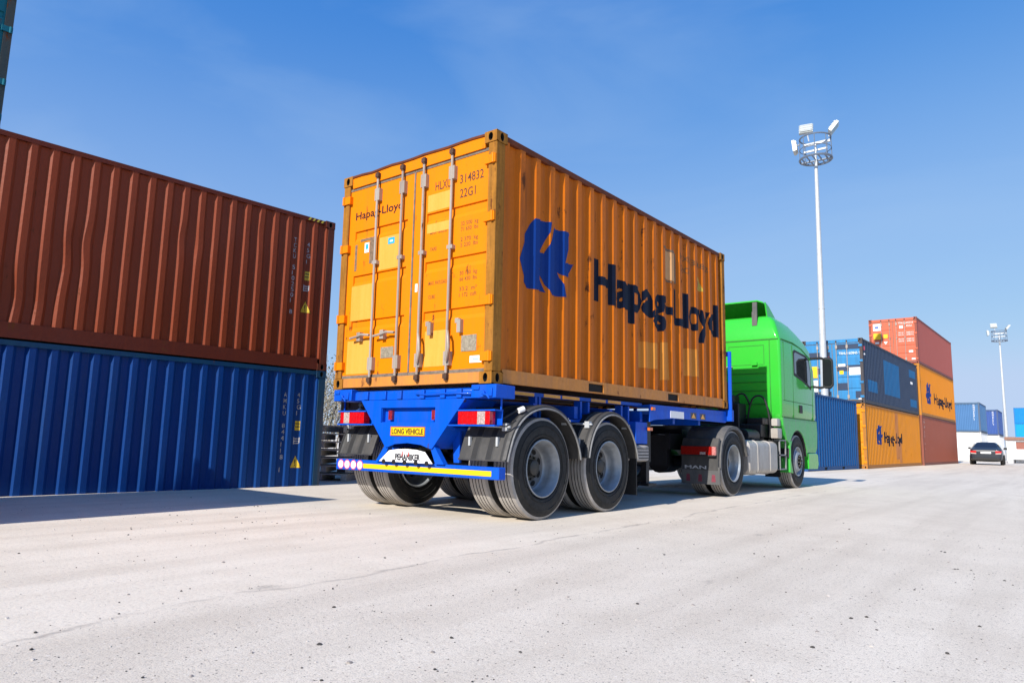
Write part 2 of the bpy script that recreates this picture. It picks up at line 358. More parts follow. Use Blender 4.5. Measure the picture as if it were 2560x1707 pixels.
def container(name, label, loc, rz, L, H, mats, pitch=0.278, phase=0.152, doors=True, detail=2, group=None, rx=0, depth=0.039, dents=(), nz=1, post_w=0.11, rail_h=0.15, wob=0.0, pockets=True, door_sym=None, hide=(), cast_faces=True):
    """local frame: x 0..CW (x=CW is the wall towards the road), y 0..L (y=0 is the door end), z 0..H"""
    side, frame, post, door, bar = [mats[k] for k in ('side', 'frame', 'post', 'door', 'bar')]
    t = thing(name, label, 'shipping container', loc, rz, group, rx)
    ct = 0.178; ch = 0.118; cw_ = 0.162
    # corner posts
    for x0 in (0.004, CW-post_w-0.004):
        for y0, y1 in ((0.006, 0.15), (L-0.13, L-0.006)):
            MB().box((x0, y0, ch), (x0+post_w, y1, H-ch)).build('corner_post', post, t, 0.008 if detail > 1 else 0)
    mbs = []
    for x0, x1 in ((0, cw_), (CW-cw_, CW)):
        for y0, y1 in ((0, ct), (L-ct, L)):
            for z0, z1 in ((0, ch), (H-ch, H)):
                mb = MB()
                if detail: casting(mb, (x0, y0, z0), (x1, y1, z1), ('x+' if x0 > 0 else 'x-', 'y-' if y0 == 0 else 'y+', 'z+' if z0 > 0 else 'z-'))
                else: mb.box((x0, y0, z0), (x1, y1, z1))
                mb.build('corner_casting', [post, M['hole']], t)
    # rails
    for x0 in (0.012, CW-0.062):
        MB().box((x0, ct, H-0.075), (x0+0.05, L-ct, H-0.012)).build('top_rail', mats.get('toprail', frame), t, 0.006 if detail > 1 else 0)
        mb = MB()
        ys = [ct, L-ct]
        if pockets and L < 7: ys = [ct, 1.79, 2.13, 3.88, 4.22, L-ct]
        for i in range(0, len(ys), 2): mb.box((x0, ys[i], 0.012), (x0+0.05, ys[i+1], rail_h))
        if len(ys) > 2:
            for a, b in ((1.79, 2.13), (3.88, 4.22)):
                mb.box((x0+0.001, a, 0.122), (x0+0.049, b, rail_h-0.001)); mb.box((x0+0.001, a, 0.0125), (x0+0.049, b, 0.028))
                mb.box((x0+0.012, a, 0.028), (x0+0.03, b, 0.122), 1)
        mb.build('bottom_rail', [frame, M['hole']], t, 0)
    # walls
    def wall(nm, x, sg):
        pr, at = corr(0.15, L-0.13, pitch, phase, depth)
        z0, z1 = rail_h-0.01, H-0.07
        mb = MB(); rows = nz+1; vs = []
        rnd = random.Random(len(nm)+int(L*100))
        for s, d in pr:
            for j in range(rows):
                z = z0+(z1-z0)*j/nz; dd, ss = d, s
                if wob and 0 < j < nz:
                    dd += wob*(math.sin(s*1.7+z*1.1)+0.6*math.sin(s*4.1-z*2.3)); ss += wob*0.7*math.sin(z*2.9+round(s/pitch)*2.1)
                for (ds, dz, r, dp, sh) in dents:
                    q = ((s-ds)/r)**2+((z-dz)/(r*1.6))**2
                    if q < 4: g = math.exp(-q*1.2); dd += dp*g; ss += sh*g
                vs.append((x-sg*dd, ss, z))
        fs = [(i*rows+j, (i+1)*rows+j, (i+1)*rows+j+1, i*rows+j+1) for i in range(len(pr)-1) for j in range(nz)]
        mb.add(vs, fs); o = mb.build(nm, side, t)
        return pr, at
    pr, at = wall('side_wall', CW-0.016, 1)
    if 'left' not in hide: wall('side_wall', 0.016, -1)
    # front (closed) end
    mb = MB(); p2, _ = corr(0.11, CW-0.11, 0.25, 0.13, 0.045)
    vs = [(s, L-0.03-d, z) for s, d in p2 for z in (0.13, H-0.07)]
    mb.add(vs, [(2*i, 2*i+2, 2*i+3, 2*i+1) for i in range(len(p2)-1)]); mb.build('end_wall', side, t)
    # roof, floor
    mb = MB(); nr = int((L-0.3)/0.21); z = H-0.03; vs = []
    for i in range(nr*2+1):
        y = 0.12+(L-0.24)*i/(nr*2); dz = 0.018 if (i//1) % 2 else 0.0
        vs += [(0.05, y, z-0.012), (0.12, y, z+dz), (CW-0.12, y, z+dz), (CW-0.05, y, z-0.012)]
    mb.add(vs, [(4*i+j, 4*i+4+j, 4*i+5+j, 4*i+1+j) for i in range(nr*2) for j in range(3)]); mb.build('roof', mats.get('roof', frame), t)
    MB().box((0.06, 0.1, 0.05), (CW-0.06, L-0.1, 0.13)).build('floor', M['rustdark'], t)
    # headers
    for y0, y1 in ((0.012, 0.10), (L-0.10, L-0.012)):
        mb = MB(); n = 12
        if y0 < 0.1 and detail > 1:    # slightly bowed, dented door header
            top = [H-0.022+0.010*math.sin(i*1.9)+0.006*math.sin(i*4.3+1) for i in range(n+1)]
            xs = [cw_+(CW-2*cw_)*i/n for i in range(n+1)]
            vs = [(x, yy, zz) for x, tz in zip(xs, top) for yy, zz in ((y0, H-0.158), (y1, H-0.158), (y1, tz), (y0, tz))]
            fs = [(4*i+j, 4*i+(j+1) % 4, 4*i+4+(j+1) % 4, 4*i+4+j) for i in range(n) for j in range(4)]+[(0, 1, 2, 3), (4*n+3, 4*n+2, 4*n+1, 4*n)]
            mb.add(vs, fs)
        else: mb.box((cw_, y0, H-0.165), (CW-cw_, y1, H-0.02))
        mb.build('header', door if y0 < 0.1 else frame, t)
        if y0 < 0.1 and detail > 1: MB().add(*edge_strip(top, xs, y0)).build('roof_edge', mats['toprail'], t)
        MB().box((cw_, y0, 0.012), (CW-cw_, y1, 0.117)).build('sill', frame, t)
    # doors
    z0, z1 = 0.155, H-0.19; yd = 0.035
    rows = [z0]+[z0+(z1-z0)*q for q in ((0.285, 0.528, 0.770) if detail > 1 else (0.2, 0.4, 0.6, 0.8))]+[z1]
    mid = CW/2+0.015
    for sd in (0, 1):
        xa, xb = (0.075, mid-0.012) if sd == 0 else (mid+0.012, CW-0.075)
        ta, tb = (0.226, 1.132) if sd == 0 else (1.435, 2.302)
        mb = MB()
        mb.box((xa, yd+0.02, z0), (xb, yd+0.06, z1))
        # front sheet with pressed-in troughs
        th, td = 0.125, 0.05
        zz = [z0]
        for q in rows[1:-1]: zz += [q-th, q]
        zz += [z1]
        fsx = [xa, ta, tb, xb]
        for i in range(len(zz)-1):
            for j in range(3):
                a, b, c, d = fsx[j], fsx[j+1], zz[i], zz[i+1]
                if i % 2 == 1 and j == 1:
                    vs = [(a, yd, c), (b, yd, c), (a, yd, d), (b, yd, d), (a+0.012, yd+td, d-0.012), (b-0.012, yd+td, d-0.012)]
                    mb.add(vs, [(0, 1, 5, 4), (4, 5, 3, 2), (0, 4, 2), (1, 3, 5)])
                else: mb.add([(a, yd, c), (b, yd, c), (b, yd, d), (a, yd, d)], [(0, 1, 2, 3)])
        for (a, b, c, d) in ((xa, xa, z0, z1), (xb, xb, z0, z1)): mb.add([(a, yd, c), (a, yd+0.03, c), (a, yd+0.03, d), (a, yd, d)], [(0, 1, 2, 3)])
        for c in (z0, z1): mb.add([(xa, yd, c), (xb, yd, c), (xb, yd+0.03, c), (xa, yd+0.03, c)], [(0, 1, 2, 3)])
        dr = mb.build('door', door, t, merge=True)
        if detail:
            g = MB(); gw = 0.028
            g.box((xa-0.02, yd-0.006, z0-0.036), (xb+(0.012 if sd == 0 else 0.02), yd+0.05, z0-0.0015)); g.box((xa-0.02, yd-0.006, z1+0.0015), (xb+0.012, yd+0.05, z1+0.032))
            if sd == 0: g.box((xb+0.001, yd-0.008, z0), (xb+0.024, yd+0.05, z1)); g.box((xa-gw, yd+0.012, z0), (xa-0.002, yd+0.05, z1))
            else: g.box((xb+0.002, yd+0.012, z0), (xb+gw-0.006, yd+0.05, z1))
            g.build('door_gasket', M['gasket'], dr)
            # hinges
            for q in (0.05, 0.30, 0.68, 0.95):
                hz = z0+(z1-z0)*q; h = MB()
                if sd == 0: h.box((0.005, -0.012, hz-0.045), (0.15, yd-0.002, hz+0.045)); h.cyl((0.035, -0.012, hz-0.05), (0.035, -0.012, hz+0.05), 0.018, n=8)
                else: h.box((CW-0.15, -0.012, hz-0.045), (CW-0.005, yd-0.002, hz+0.045)); h.cyl((CW-0.035, -0.012, hz-0.05), (CW-0.035, -0.012, hz+0.05), 0.018, n=8)
                h.build('hinge', door, dr)
        xs = (0.640, 1.062) if sd == 0 else (1.405, 1.830)
        for bi, bx in enumerate(xs):
            b = MB(); yb = -0.005
            b.cyl((bx, yb, 0.07), (bx, yb, H-0.095), 0.0148, n=10 if detail else 6)
            if detail:
                for zc in (z0+0.12, z0+0.62*(z1-z0)-0.10, z1-0.14):     # guides
                    big = abs(zc-(z0+0.52*(z1-z0))) > 0.25
                    b.box((bx-0.035, yb-0.012, zc-(0.075 if big else 0.02)), (bx+0.045, yd-0.001, zc+(0.07 if big else 0.02)))
                b.build('locking_bar', bar, dr)
                for zc in (0.085, H-0.1): MB().box((bx-0.028, -0.028, zc-0.022), (bx+0.028, 0.012, zc+0.026)).cyl((bx, yb, zc-0.04), (bx, yb, zc+0.035), 0.021, n=8).build('bar_cam', M['rustdark'], dr)
            else: b.build('locking_bar', bar, dr)
    t['_L'] = L
    return t, pr, at

def cont_mats(name, side, frame=None, door=None, rust=0.06, seed=0.0, amt=0.4, dirt=None):
    dk = tuple(v*0.6 for v in side); sp = 0.18; dirt = dirt or tuple(v*0.55+0.02 for v in side)
    return dict(side=paint(name+'_side_paint', side, 0.42, dirt, amt, rust=rust, seed=seed, mott=0.12, spec=sp),
                frame=paint(name+'_frame_paint', frame or tuple(v*0.8 for v in side), 0.5, dk, 0.6, rust=rust+0.08, seed=seed+1, spec=sp),
                post=paint(name+'_post_paint', frame or tuple(v*0.8 for v in side), 0.5, (0.12, 0.07, 0.04), 0.6, rust=rust+0.14, seed=seed+2, spec=sp),
                door=paint(name+'_door_paint', door or side, 0.45, dirt, amt, rust=rust, seed=seed+3, spec=sp), bar=M['bar'])

# ------------------------------------------------------------------ ground
def ground():
    m, t, b = newmat('pale_gravel_concrete')
    co = nd(t, 'ShaderNodeTexCoord').outputs['Object']
    big = noise(t, co, 0.22, 5, 0.6); mid = noise(t, co, 1.7, 6, 0.65); fine = noise(t, co, 38, 6, 0.7); grit = noise(t, co, 150, 4, 0.8); speck = noise(t, co, 62, 2, 0.5)
    dirn = nd(t, 'ShaderNodeMapping', {'Vector': co, 'Scale': (2.6, 0.18, 1), 'Rotation': (0, 0, R(-6))}).outputs[0]
    tracks = noise(t, dirn, 0.9, 5, 0.55)
    sep = nd(t, 'ShaderNodeSeparateXYZ', {0: co})
    # rougher surface on the camera side of an old pour line
    lx = nd(t, 'ShaderNodeMath', {0: sep.outputs[0], 1: 1.0}, operation='MULTIPLY').outputs[0]
    ly = nd(t, 'ShaderNodeMath', {0: sep.outputs[1], 1: 0.03}, operation='MULTIPLY').outputs[0]
    dl = nd(t, 'ShaderNodeMath', {0: lx, 1: ly}, operation='ADD').outputs[0]
    wob = nd(t, 'ShaderNodeMath', {0: noise(t, co, 1.1, 5, 0.6), 1: 0.4}, operation='MULTIPLY').outputs[0]
    dl = nd(t, 'ShaderNodeMath', {0: dl, 1: wob}, operation='ADD').outputs[0]
    rough_side = rng(t, dl, 3.5, 3.9)
    crack = nd(t, 'ShaderNodeMath', {0: nd(t, 'ShaderNodeMath', {0: dl, 1: 3.58}, operation='SUBTRACT').outputs[0]}, operation='ABSOLUTE').outputs[0]
    crack = rng(t, crack, 0.0, 0.03, 1, 0)
    c = mixc(t, rng(t, big, 0.32, 0.7), (0.70, 0.622, 0.515), (0.76, 0.682, 0.57))
    c = mixc(t, rng(t, mid, 0.44, 0.78, 0, 0.5), c, (0.54, 0.465, 0.37))
    c = mixc(t, rng(t, tracks, 0.45, 0.7, 0, 0.5), c, (0.52, 0.447, 0.36))
    c = mixc(t, rng(t, fine, 0.30, 0.47, 0.5, 0), c, (0.32, 0.275, 0.235))
    g = nd(t, 'ShaderNodeMath', {0: rng(t, grit, 0.34, 0.5, 0.8, 0), 1: rng(t, rough_side, 0, 1, 0.3, 1.0)}, operation='MULTIPLY').outputs[0]
    c = mixc(t, g, c, (0.24, 0.205, 0.18))
    c = mixc(t, nd(t, 'ShaderNodeMath', {0: rng(t, speck, 0.655, 0.71), 1: rng(t, rough_side, 0, 1, 0.3, 0.9)}, operation='MULTIPLY').outputs[0], c, (0.10, 0.088, 0.078))
    c = mixc(t, nd(t, 'ShaderNodeMath', {0: rng(t, speck, 0.36, 0.28), 1: rng(t, rough_side, 0, 1, 0.1, 0.6)}, operation='MULTIPLY').outputs[0], c, (0.80, 0.74, 0.68))
    c = mixc(t, nd(t, 'ShaderNodeMath', {0: crack, 1: rng(t, mid, 0.4, 0.6, 0, 0.55)}, operation='MULTIPLY').outputs[0], c, (0.22, 0.19, 0.17))
    # sparse oil and dirt spots
    vo = nd(t, 'ShaderNodeTexVoronoi', {'Vector': nd(t, 'ShaderNodeMapping', {'Vector': co, 'Scale': (1.6, 0.9, 1)}).outputs[0], 'Scale': 0.8, 'Randomness': 1.0})
    sp = nd(t, 'ShaderNodeMath', {0: vo.outputs['Distance'], 1: nd(t, 'ShaderNodeMath', {0: fine, 1: 0.18}, operation='MULTIPLY').outputs[0]}, operation='ADD').outputs[0]
    c = mixc(t, rng(t, sp, 0.10, 0.16, 0.45, 0), c, (0.16, 0.14, 0.125))
    t.links.new(c, b.inputs['Base Color']); b.inputs['Roughness'].default_value = 0.92; b.inputs['Specular IOR Level'].default_value = 0.25
    h = nd(t, 'ShaderNodeMath', {0: fine, 1: nd(t, 'ShaderNodeMath', {0: grit, 1: rng(t, rough_side, 0, 1, 0.15, 0.7)}, operation='MULTIPLY').outputs[0]}, operation='ADD').outputs[0]
    bp = nd(t, 'ShaderNodeBump', {'Strength': 0.35, 'Distance': 0.012, 'Height': h}); t.links.new(bp.outputs[0], b.inputs['Normal'])
    n = 900
    mb = MB(); mb.add([(-n, -n, 0), (n, -n, 0), (n, n, 0), (-n, n, 0)], [(0, 1, 2, 3)])
    return tag(mb.build('ground', m), kind='structure')
ground()
def stones():
    rnd = random.Random(3); mb = MB()
    def stone(x, y, r, mi):
        n1 = 6; vs = [(x, y, r*0.75)]
        for j, (zz, rr) in enumerate(((0.5, 0.75), (0.1, 1.0), (-0.3, 0.8))):
            for i in range(n1):
                a = 2*math.pi*i/n1+j*0.5+rnd.random()*0.5; k = r*rr*rnd.uniform(0.75, 1.25); vs.append((x+k*math.cos(a), y+k*math.sin(a)*0.85, r*zz))
        fs = [(0, 1+i, 1+(i+1) % n1) for i in range(n1)]
        for j in range(2): fs += [(1+j*n1+i, 1+(j+1)*n1+i, 1+(j+1)*n1+(i+1) % n1, 1+j*n1+(i+1) % n1) for i in range(n1)]
        mb.add(vs, fs, mi)
    f2 = Vector((fw.x, fw.y)).normalized(); s2 = Vector((rt.x, rt.y))
    for k in range(2600):
        d = 1.3+7*rnd.random()**2.2; w = d*0.85
        p = Vector((CAM.x, CAM.y))+f2*d+s2*rnd.uniform(-w, w)
        if p.x < 2.7 and p.y > 0: continue
        q = rnd.random(); r = 0.0018+0.004*rnd.random()**2 if q < 0.94 else 0.006+0.006*rnd.random()
        stone(p.x, p.y, r, 0 if rnd.random() < 0.45 else (1 if rnd.random() < 0.6 else 2))
    for k in range(130):      # clusters of dark chips in front of the camera and along the tracks
        cx, cy = rnd.uniform(-2.2, 7.5), rnd.uniform(-3.5, 2.5)
        if cx < 3 and cy > -0.6: continue
        for _ in range(rnd.randint(1, 3)): stone(cx+rnd.gauss(0, .06), cy+rnd.gauss(0, .06), 0.003+0.007*rnd.random()**2, 0)
    o = mb.build('gravel', [plain('dark_stone', (0.055, 0.05, 0.045), 0.9, var=0.5, scale=60), plain('grey_stone', (0.28, 0.25, 0.23), 0.9), plain('pale_stone', (0.5, 0.46, 0.42), 0.9)])
    tag(o, 'loose dark and pale stones scattered over the pale yard surface', 'gravel', kind='stuff')
stones()

# ------------------------------------------------------------------ main container on the trailer
ZB, TILT = 1.3532, 0.0092
mm = dict(side=M['side'], frame=M['rail'], post=M['post'], door=M['door'], bar=M['bar'], roof=M['toprail'], toprail=M['toprail'])
mainc, pr, at = container('shipping_container', 'bright orange 20 foot container with dark lettering riding on the blue trailer', (0, 0, ZB), 0, CL20, 2.591, mm, rx=TILT, nz=8, wob=0.0015, group='shipping containers', dents=[(4.1, 2.0, 0.12, 0.012, 0), (1.0, 2.3, 0.1, 0.01, 0)])
XS = CW-0.016
brk = [p[0] for p in pr]
def onside(off=0.0025): return lambda s, z: (XS-at(s)+off, s, z)
# big side lettering and emblem
mb = MB(); put_text(mb, 'Hapag-Lloyd', (1.925, 1.165, 0), (1, 0, 0), (0, 1, 0), height=0.49, width=3.84, bold=0.036)
decal2d(mb, 'lettering', M['ink'], mainc, onside(), brk)
lg = [(0.700, 1.833), (0.86, 1.852), (1.013, 1.867), (0.985, 1.75), (0.937, 1.653), (0.823, 1.488), (0.919, 1.495), (1.01, 1.66), (1.055, 1.815), (1.22, 1.826), (1.416, 1.834), (1.34, 1.62), (1.285, 1.459), (1.500, 1.487), (1.43, 1.39), (1.345, 1.304), (1.25, 1.31), (1.172, 1.335), (1.27, 1.20), (1.309, 1.067), (1.16, 1.055), (1.029, 1.042), (0.90, 1.18), (0.768, 1.305), (0.86, 1.16), (0.945, 1.061), (0.78, 1.056), (0.611, 1.052), (0.50, 1.18), (0.432, 1.331), (0.54, 1.60)]
mb = MB(); mb.add([(a, b, 0) for a, b in lg], [tuple(range(len(lg)))]); decal2d(mb, 'emblem', M['logo'], mainc, onside(0.003), brk)
# pale worn patches and small side decals
mb = MB()
for a, b, c, d in ((3.02, 3.62, 0.42, 0.80), (3.7, 4.0, 0.30, 0.86), (4.45, 4.95, 0.42, 0.86)): mb.add([(a, c, 0), (b, c+0.02, 0), (b-0.03, d, 0), (a+0.02, d-0.03, 0)], [(0, 1, 2, 3)])
decal2d(mb, 'worn_patch', paint('faded_side_patch', (0.60, 0.235, 0.035), 0.5, (0.50, 0.14, 0.01), 0.9, mott=0.12, spec=0.15), mainc, onside(0.0015), brk)
mb = MB(); mb.add([(3.86, 1.78, 0), (4.20, 1.76, 0), (4.20, 2.18, 0), (3.86, 2.20, 0)], [(0, 1, 2, 3)]); decal2d(mb, 'label_remains', paint('pale_label_remains', (0.60, 0.33, 0.14), 0.6, (0.4, 0.18, 0.06), 0.8), mainc, onside(0.0035), brk)
mb = MB()
for q in ([(3.80, 2.205), (4.24, 2.185), (4.24, 2.215), (3.80, 2.24)], [(4.205, 1.76), (4.25, 1.76), (4.25, 2.18), (4.205, 2.18)], [(3.82, 1.745), (4.05, 1.735), (4.05, 1.757), (3.82, 1.772)]): mb.add([(u, v, 0) for u, v in q], [(0, 1, 2, 3)])
decal2d(mb, 'tape_residue', M['tape'], mainc, onside(0.003), brk)
FADED = [('HLXU', 4.34, 2.16, .09, .38, .01), ('314832', 4.80, 2.16, .09, .62, .01), ('22G1', 4.36, 1.98, .09, .35, .01)]
mb = MB(); mb.add([(4.93, 1.80, 0), (5.18, 1.80, 0), (5.055, 2.03, 0)], [(0, 1, 2)]); decal2d(mb, 'warning_decal', plain('dull_yellow_label', (0.5, 0.33, 0.03), 0.6), mainc, onside(0.003), brk)
mb = MB(); put_text(mb, '!', (5.04, 1.83, 0), (1, 0, 0), (0, 1, 0), height=0.12, bold=0.01); decal2d(mb, 'warning_print', M['tape'], mainc, onside(0.0045), brk)
mb = MB()
for s in (1.93, 2.21, 2.49, 2.77, 3.05, 3.33): mb.add([(s+0.016*math.cos(k), 0.93+0.02*math.sin(k*1.0), 0) for k in [2*math.pi*i/8 for i in range(8)]], [tuple(range(8))])
decal2d(mb, 'rust_spot', M['rustdark'], mainc, onside(0.0028), brk)
# door markings
doors = [c for c in mainc.children if c.name.split('.')[0] == 'door']
dl, dr = doors
YD = 0.035
def ondoor(off=0.002): return lambda s, z: (s, YD-off, z)
mb = MB(); put_text(mb, 'Hapag-Lloyd', (0.222, 2.03, 0), (1, 0, 0), (0, 1, 0), height=0.092, width=0.815, bold=0.012); decal2d(mb, 'lettering', M['ink'], dl, ondoor())
def stencil(items, name, mat, parent, mapf, brk_=None):
    for q, x_, z_, h_, w_, b_ in items:
        m_ = MB(); put_text(m_, q, (x_, z_, 0), (1, 0, 0), (0, 1, 0), height=h_, width=w_, bold=b_); decal2d(m_, name, mat, parent, mapf, brk_)
stencil(FADED, 'faded_lettering', M['faintink'], mainc, onside(0.003), brk)
stencil([('HLXU', 1.552, 2.128, .095, .235, .006), ('314832', 1.915, 2.13, .095, .33, .006), ('8', 2.315, 2.13, .095, .05, .004), ('22G1', 1.92, 1.972, .095, .22, .006)], 'lettering', M['brownink'], dr, ondoor())
stencil([(q, x_, z_, .04, w_, .006) for q, x_, z_, w_ in (('MAX. GROSS', 1.495, 1.64, .25), ('TARE', 1.50, 1.455, .10), ('MAX. PAYLOAD', 1.495, 1.08, .27), ('CUBE', 1.50, 0.93, .10))], 'stencil_lettering', M['faintink'], dr, ondoor())
stencil([(q, 1.947, z_, .042, .24, .006) for q, z_ in (('32 500  kg', 1.665), ('71 650  lbs', 1.605), ('2 370  kg', 1.495), ('5 220  lbs', 1.435), ('30 130  kg', 1.135), ('66 430  lbs', 1.072), ('33.2  m³', 0.968), ('1 172  cuft', 0.905))], 'stencil_lettering', M['faintink'], dr, ondoor())
mb = MB()
def rect(m_, a, b, c, d, mi=0, j=0.0): m_.add([(a, c, 0), (b, c+j, 0), (b, d+j, 0), (a, d, 0)], [(0, 1, 2, 3)], mi)
rect(mb, 0.209, 0.616, 0.80, 1.215, j=0.004); rect(mb, 0.672, 1.045, 1.355, 1.74, j=0.0); rect(mb, 0.18, 0.6, 0.17, 0.56); 
decal2d(mb, 'repair_patch', M['patch'], dl, ondoor(0.0012))
mb = MB(); rect(mb, 1.446, 1.80, 1.90, 2.09, j=0.004); rect(mb, 1.446, 1.80, 1.66, 1.76); rect(mb, 1.47, 1.8, 0.2, 0.58); decal2d(mb, 'repair_patch', M['patch'], dr, ondoor(0.0012))
mb = MB(); rect(mb, 0.235, 0.275, 1.40, 1.72); rect(mb, 0.5, 0.575, 1.46, 1.77); rect(mb, 0.33, 0.575, 1.745, 1.775); decal2d(mb, 'tape_residue', M['tape'], dl, ondoor(0.0016))
mb = MB(); rect(mb, 0.41, 0.49, 1.60, 1.72, 0); rect(mb, 0.43, 0.475, 1.64, 1.70, 1); rect(mb, 0.82, 0.93, 1.64, 1.715, 1); rect(mb, 0.85, 0.90, 1.665, 1.685, 0); decal2d(mb, 'sticker', [M['white'], M['cyan']], dl, ondoor(0.003))
mb = MB(); rect(mb, 1.292, 1.33, 1.03, 1.12); rect(mb, 2.12, 2.28, 0.215, 0.285); rect(mb, 2.16, 2.24, 0.24, 0.255, 1); decal2d(mb, 'sticker', [M['white'], plain('pale_blue_print', (0.3, 0.42, 0.7), 0.5)], dr, ondoor(0.003))
MB().box((0.775, YD-0.006, 0.33), (0.985, YD-0.0005, 0.455)).build('data_plate', M['plate'], dl); MB().box((2.0, YD-0.006, 0.335), (2.205, YD-0.0005, 0.50)).build('data_plate', M['plate'], dr)
# handles
for i, (x0, x1, z) in enumerate(((0.30, 0.62, 0.60), (0.70, 1.04, 0.60))):
    h = MB(); h.tube([(x1, -0.02, z), (x1-0.12, -0.035, z+0.012), (x1-0.2, -0.03, z-0.005), (x0, -0.03, z-0.02)], 0.014, 8); h.box((x0+0.10, -0.02, z-0.055), (x0+0.16, YD-0.001, z+0.045)); h.build('handle', [M['bar']], dl)
for bx in (1.46, 1.885):
    h = MB(); h.tube([(bx-0.03, -0.03, 0.55), (bx, -0.05, 0.50), (bx+0.012, -0.05, 0.38), (bx-0.03, -0.04, 0.24)], 0.016, 8); h.box((bx+0.085, -0.015, 0.53), (bx+0.135, YD-0.001, 0.665)); h.box((bx+0.05, -0.005, 0.63), (bx+0.1, YD-0.001, 0.68)); h.build('handle', [M['bar']], dr)

# ------------------------------------------------------------------ wheels
def make_tyre(Rr=0.525, wd=0.275, rim=0.295):
    w2 = wd/2; gw = 0.008; prof = []; mi = []
    def a(h, r, m): prof.append((h, r)); mi.append(m)
    a(-w2+0.035, rim-0.004, 0); a(-w2+0.006, rim+0.03, 0); a(-w2, rim+0.09, 0); a(-w2+0.004, Rr-0.075, 0); a(-w2+0.016, Rr-0.03, 1)
    e = w2-0.03; a(-e, Rr-0.004, 1)
    for g in (-0.062, -0.021, 0.021, 0.062):
        a(g-gw/2-0.001, Rr, 2); a(g-gw/2, Rr-0.014, 2); a(g+gw/2, Rr-0.014, 2); a(g+gw/2+0.001, Rr, 1)
    a(e, Rr-0.004, 1); a(w2-0.016, Rr-0.03, 0); a(w2-0.004, Rr-0.075, 0); a(w2, rim+0.09, 0); a(w2-0.006, rim+0.03, 0); a(w2-0.035, rim-0.004, 0)
    mi[4] = 1; mi[5] = 1
    mb = MB(); mb.lathe(prof, (0, 0, 0), 64, mi[:-1])
    for rr in (rim+0.055, Rr-0.09): # raised sidewall rings
        for sg in (-1, 1): mb.lathe([(w2-0.004, rr-0.004), (w2+0.003, rr), (w2-0.004, rr+0.004)], (0, 0, 0), 48, [0, 0], sgn=sg)
    return mb, [M['tyre'], M['tread'], M['groove']]
def make_rim(dish=0.15, wd=0.275, rim=0.295, hub_out=0.06, holes=8, front=False):
    w2 = wd/2; mb = MB()
    if front:   # disc sits near the outer face, bulging out
        prof = [(-w2+0.02, rim), (w2-0.01, rim), (w2, rim-0.005), (w2-0.004, rim-0.022), (w2-0.05, rim-0.05), (w2-0.03, rim-0.09), (w2+0.01, rim-0.115), (w2+0.025, 0.14), (w2+0.02, 0.10), (w2-0.02, 0.095), (w2-0.02, 0.001)]
        mb.lathe(prof, (0, 0, 0), 48, [0]*7+[2, 1, 1]); x = w2+0.024
    else:
        x = w2-dish
        prof = [(-w2+0.01, rim), (w2-0.012, rim), (w2, rim+0.006), (w2+0.003, rim-0.006), (w2-0.008, rim-0.017), (w2-0.03, rim-0.022), (w2-0.055, rim-0.042), (w2-0.10, rim-0.048), (x+0.035, rim-0.058), (x+0.012, rim-0.075), (x, 0.200), (x-0.006, 0.150), (x+0.008, 0.132), (x+0.008, 0.088), (x+0.07, 0.080), (x+0.082, 0.062), (x+0.082, 0.001)]
        mb.lathe(prof, (0, 0, 0), 48, [0]*9+[3, 3, 3, 1, 1, 1, 1])
    n = holes
    if not front:
        for i in range(n):
            a = 2*math.pi*i/n; rr = 0.176; c = Vector((x+0.001, rr*math.cos(a), rr*math.sin(a)))
            er = Vector((0, math.cos(a), math.sin(a))); et = Vector((0, -math.sin(a), math.cos(a)))
            mb.add([c+Vector((0.0022, 0, 0))+er*(0.027*math.cos(k))+et*(0.040*math.sin(k)) for k in [2*math.pi*j/10 for j in range(10)]], [tuple(range(10))], 2)
    for i in range(10):
        a = 2*math.pi*(i+.5)/10; c = Vector((x+0.008, 0.118*math.cos(a), 0.118*math.sin(a))); mb.cyl(c, c+Vector((0.024, 0, 0)), 0.012, n=6, mi=1)
    return mb, [M['rim'], M['hub'], M['hole'], M['disc']]
def wheel(parent, loc, right=True, dish=0.15, wd=0.275, front=False, cache={}):
    key = (dish, wd, front)
    if key not in cache:
        mb, ms = make_rim(dish, wd, front=front); r = mb.build('wheel', ms, parent); mb, ms = make_tyre(wd=wd); ty = mb.build('tyre', ms, r); cache[key] = r
        o = r
    else:
        o = copy_tree(cache[key], parent)
    o.parent = parent; o.location = loc; o.rotation_euler = (random.random()*6 if right else random.random()*6, 0, 0 if right else math.pi)
    return o

# ------------------------------------------------------------------ trailer
TX = 1.26
tr = thing('container_trailer', 'blue skeletal container trailer with dual wheels and yellow striped rear bumper', 'trailer', (0, 0, 0))
BL = M['tblue']
def zt(y): return TILT*y       # the deck climbs slightly towards the tractor
AX = (0.83, 2.17)
for ax in AX:
    for sg in (1, -1):
        for k, off in enumerate((0.1375, 0.1375+0.335)):
            wheel(tr, (TX+sg*(1.225-off), ax, 0.527), right=(sg > 0) if k == 0 else (sg < 0), dish=0.185)
    MB().cyl((TX-0.95, ax, 0.527), (TX+0.95, ax, 0.527), 0.075, n=14).build('axle', M['blacksteel'], tr)
    for sg in (1, -1):
        mb = MB(); mb.cyl((TX+sg*0.42, ax-0.12, 0.70), (TX+sg*0.42, ax-0.12, 0.95), 0.12, n=14); mb.box((TX+sg*0.42-0.04, ax-0.5, 0.60), (TX+sg*0.42+0.04, ax+0.25, 0.66)); mb.cyl((TX+sg*0.3, ax+0.1, 0.62), (TX+sg*0.3, ax+0.42, 0.66), 0.085, n=12)
        mb.build('suspension', M['blacksteel'], tr)
